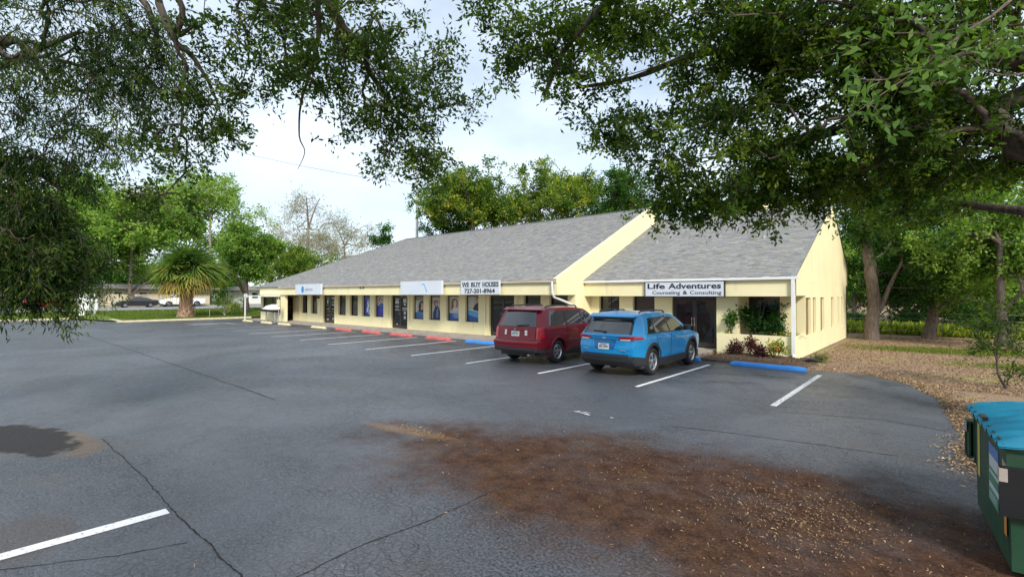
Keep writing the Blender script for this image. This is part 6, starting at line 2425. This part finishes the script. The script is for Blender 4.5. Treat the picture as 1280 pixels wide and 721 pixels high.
# dark sapling behind the dumpster
sp = [L((1258, 497, 11.3, .030), (1249, 470, 11.3, .024), (1246, 450, 11.4, .02), (1247, 425, 11.4, .014), (1252, 400, 11.4, .008))]
sp[0][0] = (sp[0][0][0], sp[0][0][1], -.02, .034)
tree('sapling', 'thin dark sapling with a bent stem behind the dumpster', 'tree', sp, masses([(1240, 405, 34, 11, 11.4, 26), (1228, 432, 26, 8, 11.4, 15), (1268, 425, 16, 20, 11.2, 18), (1215, 408, 22, 6, 11.5, 9), (1266, 462, 12, 10, 11.2, 7), (1258, 385, 26, 8, 11.4, 14)]),
     (.085, .030), (M['bark_oak'], M['oak_leaf']), 71, per=27, twig=.22, tip=.003, tones=(.28, .2), rmax=.01, sides=4)
# low shrubs along the back of the yard
for i, (px, d, hp, wp_, lb) in enumerate(((1062, 36, 24, 34, 'low dark shrub past the building corner'), (1128, 34, 26, 56, 'low dark shrub between the two yard trunks'), (1212, 27, 40, 50, 'dark shrub under the bent limb in the yard'), (1262, 24, 44, 60, 'dark shrub at the side of the yard behind the sapling'))):
    simple_tree('shrub', lb, 'shrub', px, d, 415, hp, wp_, 'deep_leaf', 'bark_oak', 80 + i, 110, (.15, .08), .06, .1, 7, 36, .4, tones=(.32, .22))


# ---- grass, groundcover in sunlit tones, litter
def blades(name, area, n, h, seed, mat='grass', z=0., w=.012, tones=(.5, .25), zf=None, clump=1):
    rng = np.random.default_rng(seed)
    p = np.zeros((n, 3))
    p[:, :2] = area(rng, n)
    p[:, 2] = z if zf is None else zf(p)
    d = rng.normal(size=(n, 3)) * .45
    d[:, 2] = 1
    V, F = leaf_quads(p, d, h, w, rng)
    o = np_mesh(name, V, F, M[mat], None, tone=rng.normal(*tones, n), kind='stuff')
    return o


def rect(x0, x1, y0, y1):
    return lambda rng, n: np.stack([rng.uniform(x0, x1, n), rng.uniform(y0, y1, n)], 1)


def verge_z(p):
    xk = np.where(p[:, 1] < 7.9, -57.15, -48.2)
    t = np.clip((xk - p[:, 0]) / (xk + 66), 0, 1)
    return .10 + .33 * t * t * (3 - 2 * t)


blades('verge_grass', rect(-65.8, -57.2, -8, 34), 26000, .16, 5, w=.035, zf=verge_z)
blades('verge_grass', rect(-57.2, -48.4, 8.3, 26), 22000, .13, 6, w=.03, zf=verge_z)


def yard_patch(rng, n):
    c = np.array([(.4, 24.8), (1.8, 25.3), (3.2, 25.6), (-.6, 24.4), (2.6, 20.5), (4.2, 21.4)])
    i = rng.integers(0, len(c), n)
    return c[i] + rng.normal(size=(n, 2)) * np.array([1.1, .42])


blades('yard_grass', yard_patch, 14000, .12, 7, w=.022, z=-.03, tones=(.75, .2))  # raised tone paints a sunlit patch into the grass
blades('groundcover', rect(-6, 16, 33.5, 37.5), 9000, .55, 8, mat='gold_leaf', w=.16, z=-.03, tones=(.70, .25))  # pale gold tones put sunlight into the leaf colour
sheet('back_lane', [(-14, 39), (40, 39), (40, 45), (-14, 45)], .02, M['street'])
# wire fence at the back of the yard
fn = thing('wire_fence', 'wire fence with thin posts along the back of the leafy yard', 'fence', (4, 32.2, 0))
for i in range(12):
    mb = MB()
    mb.tube([(-10 + i * 2.0, 0, -.05), (-10 + i * 2.0, 0, 1.25)], .018, 6)
    mb.build('post', M['bark_grey'], fn)
mb = MB()
for z in (.3, .6, .9, 1.2):
    mb.tube([(-10, 0, z), (12, 0, z)], .008, 4)
mb.build('wire', M['steel'], fn)


def litter(name, pts, seed, L_=.075, W_=.03, tones=(.5, .27), z=.006, flat=.22):
    rng = np.random.default_rng(seed)
    n = len(pts)
    p = np.zeros((n, 3))
    p[:, :2] = pts
    p[:, 2] = z + rng.uniform(0, .012, n)
    d = rng.normal(size=(n, 3))
    d[:, 2] *= flat
    d = unit(d)
    up = unit(np.array([0, 0, 1.]) + rng.normal(size=(n, 3)) * .35)
    side = unit(np.cross(d, up))
    L2 = L_ * rng.uniform(.5, 1.3, (n, 1))
    W2 = W_ * rng.uniform(.5, 1.2, (n, 1))
    p[:, 2] += np.maximum(0, -d[:, 2] * L2[:, 0]) 
    mid = p + d * L2 * .5
    mid[:, 2] += rng.uniform(.002, .012, n)
    V = np.stack([p, mid + side * W2 * .5, p + d * L2, mid - side * W2 * .5], 1).reshape(-1, 3)
    V[:, 2] = np.maximum(V[:, 2], .0045 if z > 0 else -.028)
    np_mesh(name, V, np.arange(4 * n).reshape(-1, 4), M['litter'], None, tone=rng.normal(*tones, n), kind='stuff')


rng = np.random.default_rng(77)
g1 = np.array([-2.2, 5.3]) + rng.normal(size=(800, 2)) * np.array([1.6, .70])
g2 = np.array([-1.0, 5.35]) + rng.normal(size=(1600, 2)) * np.array([.40, .55])
g3 = np.array([-.9, 4.0]) + rng.normal(size=(350, 2)) * np.array([.7, .5])
litter('fallen_leaves', np.concatenate([g1, g2, g3]), 201, .034, .0095, (.40, .32))
g4 = np.array([-6.3, 4.75]) + rng.normal(size=(420, 2)) * np.array([.42, .10])
g5 = np.stack([rng.uniform(-14, 1, 260), rng.uniform(.5, 14, 260)], 1)
litter('fallen_leaves', np.concatenate([g4, g5]), 202, .036, .011, (.55, .25))
# drift against the pavement edge by the dumpster, and the leafy yard itself
t = rng.uniform(0, 1, 6500)
ex = np.interp(6.6 + 10 * t, [6.6, 9, 11.5, 13.4, 15.1, 16.6], [.55, .40, .18, 0., -.55, -1.8])
g6 = np.stack([ex + np.abs(rng.normal(0, .45, 6500)) - .12, 6.6 + 10 * t], 1)
g7 = np.array([.30, 8.9]) + rng.normal(size=(1100, 2)) * np.array([.16, .6])
litter('fallen_leaves', np.concatenate([g6, g7]), 203, .058, .024, (.55, .28), .004)
yy = 15 + 17 * rng.uniform(0, 1, 42000) ** 1.35
xx = rng.uniform(-3.4, 9, 42000)
keep = ~((xx < -3.0 + .0 * yy) & (yy < 16.2)) & (xx > np.interp(yy, [13.4, 15.1, 16.1, 16.2, 40], [.05, -.5, -1.4, -3.3, -3.4]))
litter('fallen_leaves', np.stack([xx, yy], 1)[keep], 204, .064, .028, (.52, .30), -.026, .3)
bx = np.stack([rng.uniform(-6.2, -3.2, 1500), rng.uniform(16.25, 18.05, 1500)], 1)
litter('fallen_leaves', bx, 205, .06, .025, (.30, .25), .09, .3)


# ================================================================== PLANTS OF THE PLANTER AND BED
def leafy(name, label, cat, c, r, h, n, mat, leaf, seed, stems=7, twig=.16, per=18, flowers=0, group=None, tones=(.4, .25)):
    rng = np.random.default_rng(seed)
    limbs = [[(c[0], c[1], c[2], .02), (c[0] + rng.normal() * .03, c[1], c[2] + h * .4, .014), (c[0] + rng.normal() * .05, c[1], c[2] + h * .8, .008)]]
    for k in range(stems):
        a = rng.uniform(0, 6.28)
        limbs.append([(c[0], c[1], c[2], .012), (c[0] + math.cos(a) * r * .5, c[1] + math.sin(a) * r * .4, c[2] + h * .4, .008), (c[0] + math.cos(a) * r * .85, c[1] + math.sin(a) * r * .7, c[2] + h * rng.uniform(.6, .95), .004)])
    bl = lumps((c[0], c[1], c[2] + h * .55), (r, r * .8, h * .5), 7, n, seed, .9, .3, .5)
    root = tree(name, label, cat, limbs, bl, leaf, (M['bark_oak'], M[mat]), seed, per=per, twig=twig, tip=.0022, tones=tones, rmax=.007, sides=4, parts=('stems', 'foliage'), group=group)
    for k in range(flowers):
        d = unit(rng.normal(size=(1, 3)))[0]
        d[1] = -abs(d[1])
        p = np.array([c[0], c[1], c[2] + h * .55]) + d * np.array([r, r * .8, h * .45])
        mb = MB()
        for q in range(6):
            a = q * math.pi / 3
            mb.face([(0, 0, 0), (.035 * math.cos(a - .4), -.02, .035 * math.sin(a - .4)), (.06 * math.cos(a), -.035, .06 * math.sin(a)), (.035 * math.cos(a + .4), -.02, .035 * math.sin(a + .4))])
        mb.build('flower', M['white' if flowers < 3 else 'flower'], root, loc=tuple(p - np.array(c)))
    return root


leafy('shrub', 'tall dark shrub with a pale flower before the planter window', 'shrub', (-5.05, 18.85, .66), .42, 1.42, 46, 'deep_leaf', (.12, .06), 301, 9, .2, 24, 2, tones=(.10, .18))  # low tone puts the recess shade into the leaf colour
leafy('shrub', 'dark leafy shrub in the middle of the planter, lower than its neighbour', 'shrub', (-4.55, 18.75, .66), .42, .62, 36, 'deep_leaf', (.11, .055), 302, 6, .18, 24, 0, tones=(.12, .2))  # planter shade toned into these leaves as well
leafy('shrub', 'sparse upright shrub against the shaded recess wall', 'shrub', (-4.35, 19.2, .66), .36, 1.22, 34, 'deep_leaf', (.12, .06), 303, 5, .2, 15, 0, tones=(.12, .2))  # leaves toned dark for the shade of the recess
leafy('shrub', 'thin leafy spray leaning over the wall edge beside the door', 'shrub', (-5.72, 18.42, .66), .22, 1.05, 16, 'deep_leaf', (.12, .055), 304, 4, .18, 14, 0, tones=(.5, .2))


def rosette(label, c, n, Lf, mat, seed, w=.055):
    rng = np.random.default_rng(seed)
    root = thing('bromeliad', label, 'plant', c)
    V, F, T = [], [], []
    for i in range(n):
        a = i * 2.4
        el = rng.uniform(.25, 1.25)
        d = np.array([math.cos(a) * math.cos(el), math.sin(a) * math.cos(el), math.sin(el)])
        s = np.array([-math.sin(a), math.cos(a), 0])
        k = len(V)
        l = Lf * rng.uniform(.75, 1.15)
        for t in (0, .35, .7, 1.):
            p = d * l * t + np.array([0, 0, -.35 * l * t * t])
            ww = w * (.8, 1, .7, .05)[(0, .35, .7, 1.).index(t)] * .5
            V += [p + s * ww, p + np.array([0, 0, -.012]), p - s * ww]
        for q in range(3):
            for e in range(2):
                F.append((k + 3 * q + e, k + 3 * q + e + 1, k + 3 * q + 4 + e, k + 3 * q + 3 + e))
                T.append(rng.normal(.5, .2))
    np_mesh('rosette', np.array(V), np.array(F), M[mat], root, tone=np.array(T), smooth=True)
    return root


rosette('spiky yellow green bromeliad in the planter beside the downspout', (-4.02, 18.5, .68), 26, .52, 'brom_leaf', 311)
rosette('small spiky bromeliad at the planter end beside the door', (-5.85, 18.4, .68), 16, .30, 'brom_leaf', 312, .045)
rosette('spiky green bromeliad in the planter behind the yellow one', (-4.35, 18.55, .66), 18, .42, 'brom_leaf', 313)
rosette('spiky plant at the planter corner beyond the downspout', (-3.82, 18.75, .66), 18, .42, 'brom_leaf', 314)
leafy('croton', 'maroon leaved bush in the mulch bed nearest the door', 'shrub', (-5.35, 17.6, .06), .28, .46, 26, 'maroon_leaf', (.12, .04), 321, 7, .16, 18, tones=(.35, .25))
leafy('croton', 'tall thin maroon plant before the middle of the planter wall', 'shrub', (-4.88, 17.7, .06), .13, .62, 10, 'maroon_leaf', (.12, .04), 322, 4, .14, 14, tones=(.45, .25))
leafy('croton', 'low maroon plant in the middle of the mulch bed', 'shrub', (-4.5, 17.3, .06), .17, .36, 15, 'maroon_leaf', (.12, .04), 323, 6, .14, 16, tones=(.3, .2))
leafy('croton', 'yellow green bush with red flowers beside the downspout', 'shrub', (-4.08, 17.5, .06), .26, .50, 26, 'brom_leaf', (.12, .045), 324, 6, .16, 16, 4, tones=(.4, .3))
leafy('weed', 'small green weed growing by the end wall foot', 'plant', (-2.95, 18.35, -.03), .22, .25, 14, 'grass', (.10, .02), 325, 4, .1, 14, tones=(.5, .2))
